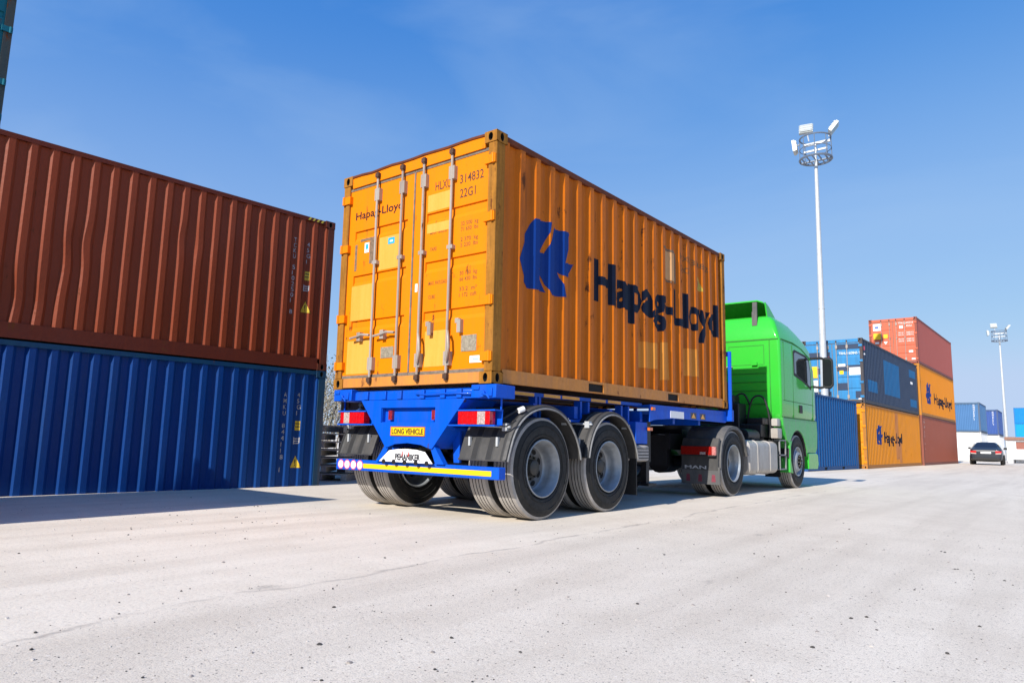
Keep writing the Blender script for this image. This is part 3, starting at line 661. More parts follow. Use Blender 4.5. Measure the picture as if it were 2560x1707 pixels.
# mudguards
def mudguard(ax, sg, kind):
    if kind == 0: pl = [(-0.70, 0.08), (-0.66, 0.20), (-0.60, 0.34), (-0.50, 0.47), (-0.35, 0.57), (-0.18, 0.625), (0, 0.64), (0.2, 0.61), (0.38, 0.52), (0.53, 0.37), (0.62, 0.22), (0.66, 0.09)]
    else: pl = [(-0.56, 0.11), (-0.52, 0.26), (-0.44, 0.41), (-0.31, 0.54), (-0.16, 0.61), (0, 0.635), (0.2, 0.605), (0.38, 0.51), (0.52, 0.36), (0.60, 0.22), (0.645, 0.09)]
    pl = [(ax+a, 0.53+b) for a, b in pl]
    # resample smoothly
    q = []
    for i in range(len(pl)-1):
        p0, p1, p2, p3 = pl[max(i-1, 0)], pl[i], pl[i+1], pl[min(i+2, len(pl)-1)]
        for k in range(3):
            t = k/3; f = lambda a, b, c, d: 0.5*(2*b+(c-a)*t+(2*a-5*b+4*c-d)*t*t+(3*b-a-3*c+d)*t**3)
            q.append((f(p0[0], p1[0], p2[0], p3[0]), f(p0[1], p1[1], p2[1], p3[1])))
    q.append(pl[-1])
    xo, xi = TX+sg*1.275, TX+sg*0.665
    mb = MB(); n = len(q)
    nrm = []
    for i in range(n):
        a, b = q[max(i-1, 0)], q[min(i+1, n-1)]; d = Vector((b[0]-a[0], b[1]-a[1])).normalized(); nrm.append(Vector((-d.y, d.x)))
    # cross-section across the width: sheet with three raised ribs and a rolled outer lip
    xs = [(0.0, -0.035), (0.0, 0.0), (0.03, 0.014), (0.06, 0.014), (0.075, 0.002), (0.17, 0.002), (0.18, 0.012), (0.25, 0.012), (0.26, 0.002), (0.36, 0.002), (0.37, 0.012), (0.44, 0.012), (0.45, 0.002), (0.58, 0.002), (0.61, 0.0), (0.61, -0.02)]
    vs = []
    for (y, z), m_ in zip(q, nrm):
        for a, h in xs: vs.append((xo-sg*a, y+m_.x*h, z+m_.y*h))
    k = len(xs)
    fs = [(i*k+j, i*k+j+1, (i+1)*k+j+1, (i+1)*k+j) for i in range(n-1) for j in range(k-1)]
    for j in range(k-1): mb.add(vs, [f for f in fs if f[0] % k == j], 2 if j in (6, 10, 2) else 0, True)
    vs2 = [(xo-sg*a, y-m_.x*0.006, z-m_.y*0.006) for (y, z), m_ in zip(q, nrm) for a in (0.004, 0.606)]
    mb.add(vs2, [(2*i, 2*i+1, 2*i+3, 2*i+2) for i in range(n-1)], 0, True)
    mb.tube([(xo+sg*0.004, y+m_.x*-0.03, z+m_.y*-0.03) for (y, z), m_ in zip(q, nrm)], 0.010, 6, 1)
    mb.tube([(x, q[0][0], q[0][1]) for x in (xo, xi)], 0.012, 6, 0)
    o = mb.build('mudguard', [M['guard'], M['edge'], M['black']], tr, ang=0.5)
    b = MB()
    for i in (7, len(q)-9):
        y, z = q[i]; m_ = nrm[i]
        b.tube([(xi-sg*0.25, y, z+0.05), (xo-sg*0.03, y+m_.x*0.035, z+m_.y*0.035)], 0.012, 8)
        b.box((xo-sg*0.09-0.03, y+m_.x*0.02-0.03, z+m_.y*0.02-0.03), (xo-sg*0.09+0.03, y+m_.x*0.02+0.03, z+m_.y*0.02+0.045))
    for a in (0.14, 0.50):
        y, z = q[4 if kind == 0 else 3]; m_ = nrm[4]; b.box((xo-sg*a-0.012, y+m_.x*0.015-0.015, z-0.03), (xo-sg*a+0.012, y+m_.x*0.015+0.015, z+0.06))
    b.build('bracket', M['galv'], o)
for i, ax in enumerate(AX):
    for sg in (1, -1): mudguard(ax, sg, i)
# frame
for sg in (1, -1):
    mb = MB(); x = TX+sg*0.49
    z = lambda y: zt(y)
    for (z0, z1, w) in ((1.215, 1.235, 0.08), (0.90, 0.92, 0.08), (0.92, 1.215, 0.012)):
        pts = [(0.16, z0+z(0.16)), (3.6, z0+z(3.6)), (3.6, z1+z(3.6)), (0.16, z1+z(.16))]; mb.prism(pts, 'x', x-w, x+w)
    mb.prism([(3.6, 0.92), (3.6, 1.235+z(3.6)), (6.05, 1.30+z(6)), (6.05, 1.12+z(6)), (4.2, 1.12)], 'x', x-0.05, x+0.05)
    mb.build('main_beam', BL, tr)
    mb = MB(); x = TX+sg*0.98   # side rail with uprights carrying the reflector strips
    for (y0, y1, z0, z1) in ((0.35, 3.36, 1.275, 1.315), (0.35, 3.36, 1.02, 1.05)): mb.prism([(y0, z0+zt(y0)), (y1, z0+zt(y1)), (y1, z1+zt(y1)), (y0, z1+zt(y0))], 'x', x-0.05, x+0.05)
    for y in (0.95, 1.02, 1.85, 2.02, 2.82, 3.0): mb.box((x-0.045, y-0.02, 1.05), (x+0.045, y+0.02, 1.285))
    o = mb.build('side_rail', BL, tr)
    for y0, y1 in ((0.45, 0.90), (1.08, 1.40), (1.44, 1.80), (2.06, 2.40), (2.46, 2.78)): MB().box((x+sg*0.051-0.003, y0, 1.277+zt(y0)), (x+sg*0.051+0.003, y1, 1.313+zt(y0))).build('reflector_strip', M['amberref'], o)
    # neck side plate
    mb = MB(); x0, x1 = TX+sg*1.13, TX+sg*1.15
    curve = [(3.36, 1.33), (3.36, 1.10), (3.50, 1.13)]+[(3.5+0.25*k, 1.13+0.045*math.sin(min(1, k/4)*math.pi/2)) for k in range(1, 11)]+[(6.06, 1.19), (6.06, 1.36)]
    mb.prism(curve, 'x', x0, x1); mb.box((min(x0-sg*.25, x0), 3.36, 1.30), (max(x0-sg*.25, x0), 6.06, 1.325))
    o = mb.build('neck_side_plate', BL, tr)
    MB().box((x1+sg*0.001-0.003, 3.98, 1.175), (x1+sg*0.001+0.004, 4.42, 1.275)).build('number_plate', M['white'], o)
    for yy in (4.66, 5.0): MB().box((x1-0.002, yy, 1.19), (x1+sg*0.004, yy+0.20, 1.28), 0).prism([(yy+0.03, 1.20), (yy+0.17, 1.20), (yy+0.10, 1.27)], 'x', x1+sg*0.0042, x1+sg*0.006, 1).build('warning_label', [plain('dark_label', (0.03, 0.03, 0.06), 0.5), M['amberref']], o)
    for (y, zz) in ((3.42, 1.275), (3.34, 1.0)): MB().box((x1-0.01, y-0.03, zz-0.02), (x1+sg*0.025, y+0.05, zz+0.02)).build('marker_light', M['orangelens'], tr)
    # box below the neck beside the second wheel
    MB().box((min(TX+sg*0.75, TX+sg*1.12), 3.02, 0.80), (max(TX+sg*0.75, TX+sg*1.12), 3.345, 1.09)).build('bolster_bracket', BL, tr, 0.008)
for y in (0.9, 1.7, 2.5, 3.3, 4.3, 5.2): MB().box((TX-1.05, y-0.035, 1.06+zt(y)), (TX+1.05, y+0.035, 1.20+zt(y))).build('cross_member', BL, tr)
# front bolster with the upright headboard posts
mb = MB(); mb.box((TX-1.235, 6.075, 1.20), (TX+1.235, 6.17, 1.385)); mb.build('front_bolster', BL, tr, 0.006)
mb = MB()
for sg in (1, -1): mb.box((TX+sg*1.19-0.028, 6.12, 1.386), (TX+sg*1.19+0.028, 6.155, 2.36))
mb.box((TX-1.16, 6.122, 2.28), (TX+1.16, 6.152, 2.358)); mb.box((TX-0.6, 6.125, 1.386), (TX-0.54, 6.165, 2.28)); mb.box((TX+0.54, 6.125, 1.386), (TX+0.6, 6.165, 2.28))
mb.build('headboard', BL, tr, 0.004)
# rear bolster
mb = MB()
mb.prism([(0.06, 1.215), (0.06, 1.30), (0.10, 1.335), (0.32, 1.335), (0.32, 1.215)], 'x', 0.20, 2.32)
for x0, x1 in ((0.02, 0.34), (2.18, 2.50)):
    mb.box((x0, 0.0, 1.212), (x1, 0.30, 1.343)); mb.cyl(((x0+x1)/2, -0.03, 1.25), ((x0+x1)/2, 0.02, 1.25), 0.035, n=12); mb.tube([((x0+x1)/2, -0.02, 1.25), ((x0+x1)/2+0.09, -0.05, 1.235), ((x0+x1)/2+0.12, -0.05, 1.20)], 0.012, 6)
    mb.box((x0+0.03, -0.012, 1.29), (x0+0.11, 0.0, 1.33)); mb.box((x1-0.10, -0.015, 1.225), (x1-0.04, 0.0, 1.31))
for x in (0.55, 0.85, 1.1, 1.45, 1.75, 1.98): mb.box((x-0.035, 0.035, 1.22), (x+0.035, 0.062, 1.315))
mb.tube([(1.35, 0.045, 1.27), (1.5, 0.03, 1.262), (1.9, 0.03, 1.27), (2.16, 0.03, 1.26)], 0.010, 6)
mb.build('rear_bolster', BL, tr, 0.006)
# rear panel with recessed number-plate bay
y0, y1 = 0.05, 0.062
mb = MB()
def pan(poly, a=y0, b=y1): mb.prism(poly, 'y', a, b)
xa, xb, za, zb = 0.81, 1.645, 0.968, 1.13
def lx(z): return 0.46+(1.214-z)*0.86 if z > 0.70 else 0.9
def rx_(z): return 2.06-(1.214-z)*0.86
pan([(lx(1.214), 1.214), (rx_(1.214), 1.214), (rx_(zb), zb), (lx(zb), zb)]); pan([(lx(zb), zb), (xa, zb), (xa, za), (lx(za), za)]); pan([(xb, zb), (rx_(zb), zb), (rx_(za), za), (xb, za)])
arch = [(1.585, 0.70), (1.45, 0.737), (1.25, 0.752), (1.05, 0.737), (0.93, 0.70)]
pan([(lx(za), za), (xa, za), (xb, za), (rx_(za), za), (rx_(0.70), 0.70)]+arch+[(lx(0.701), 0.70)])
mb.box((xa, y1+0.05, za), (xb, y1+0.06, zb))
for p in (((xa, y0), (xa+0.006, y1+0.05)), ((xb-0.006, y0), (xb, y1+0.05))): mb.box((p[0][0], y1, za), (p[1][0], p[1][1], zb))
mb.box((xa, y1, zb-0.006), (xb, y1+0.05, zb)); mb.box((xa, y1, za), (xb, y1+0.05, za+0.006))
for sg in (1, -1):   # side gussets running forward
    pts = [(TX+sg*0.80, 1.21), (TX+sg*0.35, 0.70)]
    for (xA, zA), (xB, zB) in zip(pts, pts[1:]): mb.prism([(xA, zA), (xB, zB), (xB-sg*0.012, zB), (xA-sg*0.012, zA)], 'y', y1, 0.55)
rp_ = mb.build('rear_panel', BL, tr)
for x in (0.93, 1.60): MB().box((x-0.03, y1+0.015, 1.0), (x+0.03, y1+0.049, 1.10)).build('plate_lamp', [lens('dim_red_lens', (0.25, 0.02, 0.03))], rp_)
mb = MB(); mb.box((0.985, y0-0.008, 0.826), (1.512, y0-0.001, 0.924), 0)
for a, b, c, d in ((0.985, 1.512, 0.826, 0.834), (0.985, 1.512, 0.916, 0.924), (0.985, 0.993, 0.834, 0.916), (1.504, 1.512, 0.834, 0.916)): mb.box((a, y0-0.0095, c), (b, y0-0.0082, d), 1)
put_text(mb, 'LONG VEHICLE', (1.006, y0-0.0100, 0.848), (1, 0, 0), (0, 0, 1), height=0.054, width=0.485, bold=0.03, mi=2)
mb.build('long_vehicle_plate', [M['yellow'], plain('orange_border', (0.6, 0.10, 0.01), 0.5), plain('brown_black_print', (0.05, 0.02, 0.01), 0.5)], rp_, merge=False)
# lamp shelves and lamps
for sg in (1, -1):
    mb = MB(); xi, xo = TX+sg*0.70, TX+sg*1.20
    a, b = min(xi, xo), max(xi, xo)
    mb.box((a, 0.04, 1.088), (b, 0.17, 1.102)); mb.box((a-(0.12 if sg > 0 else 0), 0.04, 0.938), (b+(0.12 if sg < 0 else 0), 0.17, 0.952)); mb.box((a, 0.155, 0.952), (b, 0.165, 1.088))
    mb.box((xo-0.006, 0.13, 1.102), (xo+0.006, 0.145, 1.21))
    o = mb.build('lamp_bracket', BL, tr)
    lm = MB(); x1, x2, x3, x4 = TX+sg*0.725, TX+sg*0.98, TX+sg*1.08, TX+sg*1.14
    for p, q, mi in ((x1, x2, 0), (x2, x3, 1), (x3, x4, 0)): lm.box((min(p, q), 0.035, 0.956), (max(p, q), 0.12, 1.082), mi)
    for k in range(1, 4): lm.box((x1+(x2-x1)*k/4-0.002, 0.033, 0.958), (x1+(x2-x1)*k/4+0.002, 0.036, 1.08), 0)
    lm.build('tail_light', [M['redlens'], M['clearlens']], tr, 0.006)
    st = MB(); st.tube([(TX+sg*1.16, 0.1, 0.945), (TX+sg*1.25, 0.16, 0.94), (TX+sg*1.30, 0.25, 1.0)], 0.008, 6, 1); st.tube([(TX+sg*1.14, 0.2, 1.0), (TX+sg*1.22, 0.35, 1.10), (TX+sg*1.24, 0.42, 1.12)], 0.014, 6, 1); st.cyl((TX+sg*1.24, 0.36, 1.10), (TX+sg*1.26, 0.42, 1.125), 0.028, n=12, mi=0)
    st.build('marker_lamp', [M['white'], M['blacksteel']], tr)
# under-run bumper
mb = MB(); mb.box((0.045, 0.03, 0.425), (2.515, 0.14, 0.545)); bp_ = mb.build('underrun_bumper', BL, tr, 0.008)
MB().box((0.535, 0.0262, 0.456), (2.425, 0.0295, 0.507)).build('reflector_stripe', M['yellow'], bp_)
for k, s in enumerate(('60', '80', '70', '90')):
    x = 0.135+0.113*k; mb = MB(); c = Vector((x, 0.0285, 0.487))
    for rr, mi, o_ in ((0.055, 0, 0.0), (0.044, 1, 0.0008)): mb.add([c+Vector((rr*math.cos(a), -o_, rr*math.sin(a))) for a in [2*math.pi*i/24 for i in range(24)]], [tuple(range(24))], mi)
    put_text(mb, s, (x-0.026, 0.0270, 0.468), (1, 0, 0), (0, 0, 1), height=0.036, width=0.052, bold=0.0, mi=2)
    mb.build('speed_sticker', [plain('pink_red_ring_%d' % k, (0.65, 0.06, 0.16), 0.5), M['white'], plain('grey_print_%d' % k, (0.25, 0.24, 0.2), 0.5)], bp_, merge=False)
bp_.location = (-0.03, 0.062, 0)
for sg in (1, -1):
    mb = MB(); mb.prism([(TX+sg*0.30, 0.75), (TX+sg*0.36, 0.75), (TX+sg*0.52, 0.545), (TX+sg*0.40, 0.545)], 'y', 0.066, 0.13); mb.prism([(TX+sg*0.40, 1.0), (TX+sg*0.52, 1.0), (TX+sg*0.52, 0.56), (TX+sg*0.44, 0.56)], 'y', 0.30, 0.33)
    mb.build('bumper_arm', BL, tr)
mb = MB()
mb.prism([(0.82, 0.548), (1.64, 0.548), (1.525, 0.664), (1.40, 0.684), (1.25, 0.690), (1.10, 0.684), (0.975, 0.668)], 'y', 0.044, 0.05, 0)
mkr = mb.build('maker_plate', [plain('clean_white_panel', (0.80, 0.80, 0.80), 0.4, var=0.04)], tr)
mb = MB(); put_text(mb, 'PEHANIKER', (1.075, 0.0425, 0.572), (1, 0, 0), (0, 0, 1), height=0.062, width=0.385, bold=0.045, mi=0)
for x in (1.185, 1.285): mb.prism([(x-0.012, 0.612), (x+0.004, 0.612), (x+0.012, 0.660), (x-0.002, 0.660)], 'y', 0.0405, 0.042, 1)
mb.build('lettering', [plain('dark_grey_print', (0.02, 0.02, 0.025), 0.5), plain('red_print', (0.6, 0.05, 0.04), 0.5)], mkr, merge=False)
for x in (0.90, 1.06, 1.23, 1.40, 1.56): MB().cyl((x, 0.035, 0.548), (x, 0.0435, 0.548), 0.026, n=12).build('bolt_head', M['blacksteel'], mkr)
# clutter under the deck
for sg in (1, -1): MB().box((TX+sg*0.62-0.2*(sg < 0)-0.0, 0.36, 0.62), (TX+sg*0.62+0.2*(sg > 0), 0.40, 0.94)).build('valve_bracket', BL, tr)
mb = MB(); mb.box((1.9, 0.30, 0.79), (2.02, 0.34, 0.81)); mb.box((1.9, 0.30, 0.68), (1.92, 0.34, 0.80)); mb.box((2.0, 0.30, 0.66), (2.02, 0.34, 0.84)); mb.box((1.88, 0.31, 0.66), (2.02, 0.33, 0.68)); mb.build('chock_holder', BL, tr)
ty, ms = make_tyre(0.50, 0.24, 0.285)
sw, ms2 = make_rim(0.14, 0.24, 0.285); sp_ = sw.build('spare_wheel', ms2, tr); ty.build('tyre', ms, sp_); sp_.location = (1.93, 3.16, 0.68); sp_.rotation_euler = (0, R(90), 0)
for sg in (1, -1):
    mb = MB(); mb.box((TX+sg*0.95-0.24, 2.90, 0.16), (TX+sg*0.95+0.24, 2.92, 0.62)); mb.build('mud_flap', M['black'], tr)
    mb = MB(); mb.box((TX+sg*0.75-0.06, 3.92, 0.55), (TX+sg*0.75+0.06, 4.04, 1.12)); mb.box((TX+sg*0.75-0.045, 3.935, 0.25), (TX+sg*0.75+0.045, 4.025, 0.55)); mb.box((TX+sg*0.75-0.12, 3.86, 0.22), (TX+sg*0.75+0.12, 4.10, 0.25)); mb.build('landing_leg', M['blacksteel'], tr)
mb = MB(); mb.cyl((0.5, 3.8, 0.88), (1.7, 3.8, 0.88), 0.14, n=18); mb.cyl((0.6, 4.45, 0.95), (1.7, 4.45, 0.95), 0.12, n=18); mb.build('air_tank', M['blacksteel'], tr)

for k, (x, z) in enumerate(((2.12, 1.12), (2.05, 1.07), (1.98, 1.14))):
    MB().tube([(x+0.02*math.sin(i*1.3+k), 0.3+0.25*i, z+0.02*math.sin(i*0.9+k*2)) for i in range(14)], 0.014, 6).build('air_line', M['black'], tr)

# ------------------------------------------------------------------ tractor
KX, KY = 1.275, 6.15
tk = thing('semi_truck', 'bright green sleeper cab tractor unit pulling the orange container', 'truck', (KX, KY, 0))
G = M['green']
def P(x, y, z): return (x, y-KY, z)
for sg in (1, -1):
    for k, off in enumerate((0.1375, 0.1375+0.335)): wheel(tk, (sg*(1.215-off), 0, 0.525), right=(sg > 0) if k == 0 else (sg < 0), dish=0.185)
    wheel(tk, (sg*(1.225-0.15), 9.60-KY, 0.525), right=sg > 0, wd=0.30, front=True)
    MB().box((sg*0.40-0.04, -0.75, 0.72), (sg*0.40+0.04, 4.6, 0.98)).build('chassis_rail', M['blacksteel'], tk)
MB().cyl((-0.9, 0, 0.525), (0.9, 0, 0.525), 0.11, n=14).build('axle', M['blacksteel'], tk)
MB().cyl((-0.95, 9.6-KY, 0.50), (0.95, 9.6-KY, 0.50), 0.07, n=14).build('axle', M['blacksteel'], tk)
mb = MB(); mb.cyl((0, 0.1, 1.06), (0, 0.1, 1.12), 0.42, n=24); mb.box((-0.42, -0.25, 0.98), (0.42, 0.45, 1.06)); mb.build('fifth_wheel', M['blacksteel'], tk)
mb = MB(); mb.cyl((0, -0.25, 0.52), (0, 0.2, 0.52), 0.2, n=16); mb.box((-0.38, -0.72, 0.45), (0.38, -0.6, 0.95)); mb.cyl((-0.28, -0.5, 0.7), (0.28, -0.5, 0.7), 0.13, n=14); mb.build('rear_crossmember', M['blacksteel'], tk)
# rear mudguards with tail lights and flaps
for sg in (1, -1):
    xo, xi = sg*1.235, sg*0.60
    pl = [(-0.62, -0.10), (-0.60, 0.12), (-0.54, 0.30), (-0.42, 0.46), (-0.26, 0.56), (-0.08, 0.595), (0.14, 0.585), (0.32, 0.52), (0.46, 0.40), (0.56, 0.25), (0.62, 0.12)]
    mb = MB(); n = len(pl); vs = []
    ins = [(a*0.92, b*0.92 if b > 0 else b) for a, b in pl]
    for (a, b), (c, d) in zip(pl, ins):
        vs += [(xo, c, 0.525+d), (xo, a, 0.525+b), (xo-sg*0.03, a*1.015, 0.525+b+0.012), (xi, a*1.015, 0.525+b+0.012), (xi, c, 0.525+d)]
    mb.add(vs, [(5*i+j, 5*i+j+1, 5*i+6+j, 5*i+5+j) for i in range(n-1) for j in range(4)], 0, True)
    vs = [(x, c*0.995, 0.525+d) for (c, d) in ins for x in (xo, xi)]
    mb.add(vs, [(2*i, 2*i+1, 2*i+3, 2*i+2) for i in range(n-1)], 0, True)
    mg = mb.build('mudguard', M['guardgrey'], tk, ang=0.7)
    mb = MB(); yb = -0.665
    mb.prism([(-0.665, 0.41), (-0.665, 0.80), (-0.60, 0.92), (-0.55, 0.92), (-0.60, 0.41)], 'x', min(xo-sg*0.02, xi), max(xo-sg*0.02, xi))
    mb.build('lamp_panel', M['guard'], tk, 0.01)
    mb = MB(); a, b = min(xo-sg*0.10, xi+sg*0.02), max(xo-sg*0.10, xi+sg*0.02)
    c1, c2 = (a+(b-a)*0.62, a+(b-a)*0.8) if sg > 0 else (a+(b-a)*0.2, a+(b-a)*0.38)
    mb.box((a, -0.72, 0.655), (b, -0.667, 0.785), 0)
    mb.box((min(xo-sg*0.10, xo-sg*0.04), -0.715, 0.655), (max(xo-sg*0.10, xo-sg*0.04), -0.62, 0.785), 2)
    mb.box((c1, -0.7215, 0.66), (c2, -0.7203, 0.70), 1); mb.box((a-0.01, -0.725, 0.635), (b+0.06, -0.65, 0.654), 3)
    mb.build('tail_light', [lens('dark_red_lens', (0.32, 0.012, 0.008)), M['clearlens'], lens('pink_side_lens', (0.6, 0.22, 0.20)), M['black']], tk, 0.006)  # main lens is a darker red than on the trailer lamps
    mb = MB(); mb.box((min(xo, xi), -0.662, 0.20), (max(xo, xi), -0.640, 0.47)); fl = mb.build('mud_flap', M['guardgrey'], tk)
    mb = MB(); put_text(mb, 'MAN', (min(xo, xi)+0.06, -0.6665, 0.435), (1, 0, 0), (0, 0, 1), height=0.05, width=0.36, bold=0.02); mb.build('lettering', plain('white_flap_print', (0.5, 0.5, 0.5), 0.6), fl, merge=False)
    for q in (0.08, 0.28, 0.50): x = min(xo, xi)+q; MB().add([(x, -0.664, 0.24), (x+0.07, -0.664, 0.24), (x+0.06, -0.664, 0.35), (x+0.01, -0.664, 0.35)], [(0, 1, 2, 3)]).build('faded_emblem', plain('faded_red_print', (0.20, 0.03, 0.05), 0.7), fl)
# fuel tanks
def rbox(mb, y0, y1, xc, zc, hx, hz, r, n=6, mi=0):
    pts = []
    for cx, cz, a0 in ((hx-r, hz-r, 0), (-hx+r, hz-r, 90), (-hx+r, -hz+r, 180), (hx-r, -hz+r, 270)):
        for k in range(n+1): a = R(a0+90*k/n); pts.append((xc+cx+r*math.cos(a), zc+cz+r*math.sin(a)))
    N = len(pts); ys = [(y0, 0.9), (y0+0.03, 1.0), (y1-0.03, 1.0), (y1, 0.9)]
    vs = [(xc+(p[0]-xc)*k, y, zc+(p[1]-zc)*k) for y, k in ys for p in pts]
    mb.add(vs, [(j*N+i, j*N+(i+1) % N, (j+1)*N+(i+1) % N, (j+1)*N+i) for j in range(3) for i in range(N)]+[tuple(range(N)), tuple(range(3*N, 4*N))], mi, True)
for sg in (1, -1):
    mb = MB(); rbox(mb, 0.72, 2.22, sg*0.88, 0.61, 0.335, 0.295, 0.11); tn = mb.build('fuel_tank', M['alu'], tk, ang=0.5)
    for y in (1.12, 1.78):
        mb = MB(); rbox(mb, y-0.03, y+0.03, sg*0.88, 0.61, 0.347, 0.307, 0.115); mb.build('tank_strap', M['alu'], tn, ang=0.5)
    MB().cyl((sg*1.0, 1.45, 0.90), (sg*1.0, 1.45, 0.945), 0.06, n=14).build('filler_cap', M['black'], tn)
    mb = MB(); x0, x1 = sg*1.10, sg*1.215; a, b = min(x0, x1), max(x0, x1)
    mb.box((a, 2.36, 0.92), (b, 2.74, 0.945)); mb.box((a, 2.36, 0.64), (b, 2.74, 0.665)); mb.box((a, 2.36, 0.375), (b, 2.74, 0.40))
    for y in (2.36, 2.715): mb.box((x1-sg*0.025, y, 0.40), (x1, y+0.025, 0.92)) if sg > 0 else mb.box((x1, y, 0.40), (x1+0.025, y+0.025, 0.92))
    mb.build('access_step', M['edge'], tk)
    MB().box((min(sg*0.45, sg*1.09), 2.38, 0.36), (max(sg*0.45, sg*1.09), 2.80, 0.94)).build('battery_box', M['black'], tk, 0.01)
    mb = MB(); rbox(mb, 2.25, 2.5, sg*1.15, 1.06, 0.07, 0.10, 0.02); rbox(mb, 2.3, 2.5, sg*1.14, 1.27, 0.06, 0.075, 0.02); mb.build('air_reservoir', M['alu'], tk, ang=0.5)
# cab shell, lofted upwards
secs = [(1.36, 8.66, 10.96, 1.215, 0.10), (1.45, 8.62, 10.99, 1.235, 0.10), (2.0, 8.60, 10.98, 1.24, 0.10), (2.45, 8.60, 10.92, 1.24, 0.11), (2.86, 8.60, 10.66, 1.235, 0.13), (3.0, 8.61, 10.46, 1.20, 0.16), (3.15, 8.65, 10.15, 1.15, 0.2), (3.28, 8.70, 9.78, 1.10, 0.22), (3.36, 8.74, 9.45, 1.04, 0.22), (3.40, 8.80, 9.2, 0.96, 0.2)]
mb = MB(); N = 32; vs = []
for z, ya, yb, hw, r in secs:
    for cx, cy, a0 in ((hw-r, yb-r, 0), (-hw+r, yb-r, 90), (-hw+r*0.45, ya+r*0.45, 180), (hw-r*0.45, ya+r*0.45, 270)):
        rr = r if a0 < 180 else r*0.45
        for k in range(8): a = R(a0+90*k/7); vs.append((cx+rr*math.cos(a), cy+rr*math.sin(a)-KY, z))
n = len(secs)
mb.add(vs, [(j*N+i, j*N+(i+1) % N, (j+1)*N+(i+1) % N, (j+1)*N+i) for j in range(n-1) for i in range(N)]+[tuple(range(N)), tuple(range((n-1)*N, n*N))], 0, True)
cab = mb.build('cab', G, tk, ang=0.55)
# back wall seams and pressed ribs
yb_ = 8.60-KY
mb = MB()
def rib(x0, x1, z0, z1, d=0.008): mb.box((x0, yb_-d, z0), (x1, yb_+0.004, z1))
rib(-1.20, 1.20, 2.885, 2.907, 0.007)
rib(0.10, 0.124, 1.5, 2.885, 0.005)
for x0, x1 in ((-1.05, -0.30), (0.22, 0.93), (-0.2, 0.02)):
    rib(x0, x1, 2.78, 2.79, 0.004); rib(x0, x1, 2.40, 2.408, 0.004); rib(x0, x0+0.008, 2.41, 2.78, 0.004); rib(x1-0.008, x1, 2.41, 2.78, 0.004)
rib(1.03, 1.042, 1.40, 2.88, 0.004)
for zz in (2.22, 2.05, 1.88, 1.62): rib(-1.0, 0.08, zz, zz+0.012, 0.006); rib(0.16, 0.97, zz, zz+0.012, 0.006)
mb.build('panel_seam', M['greendark'], cab)
mb = MB(); mb.box((0.69, yb_-0.05, 2.39), (0.80, yb_, 2.45)); mb.box((-0.02, yb_-0.04, 2.365), (0.30, yb_, 2.385), 1); mb.build('grab_latch', [G, M['alu']], cab)
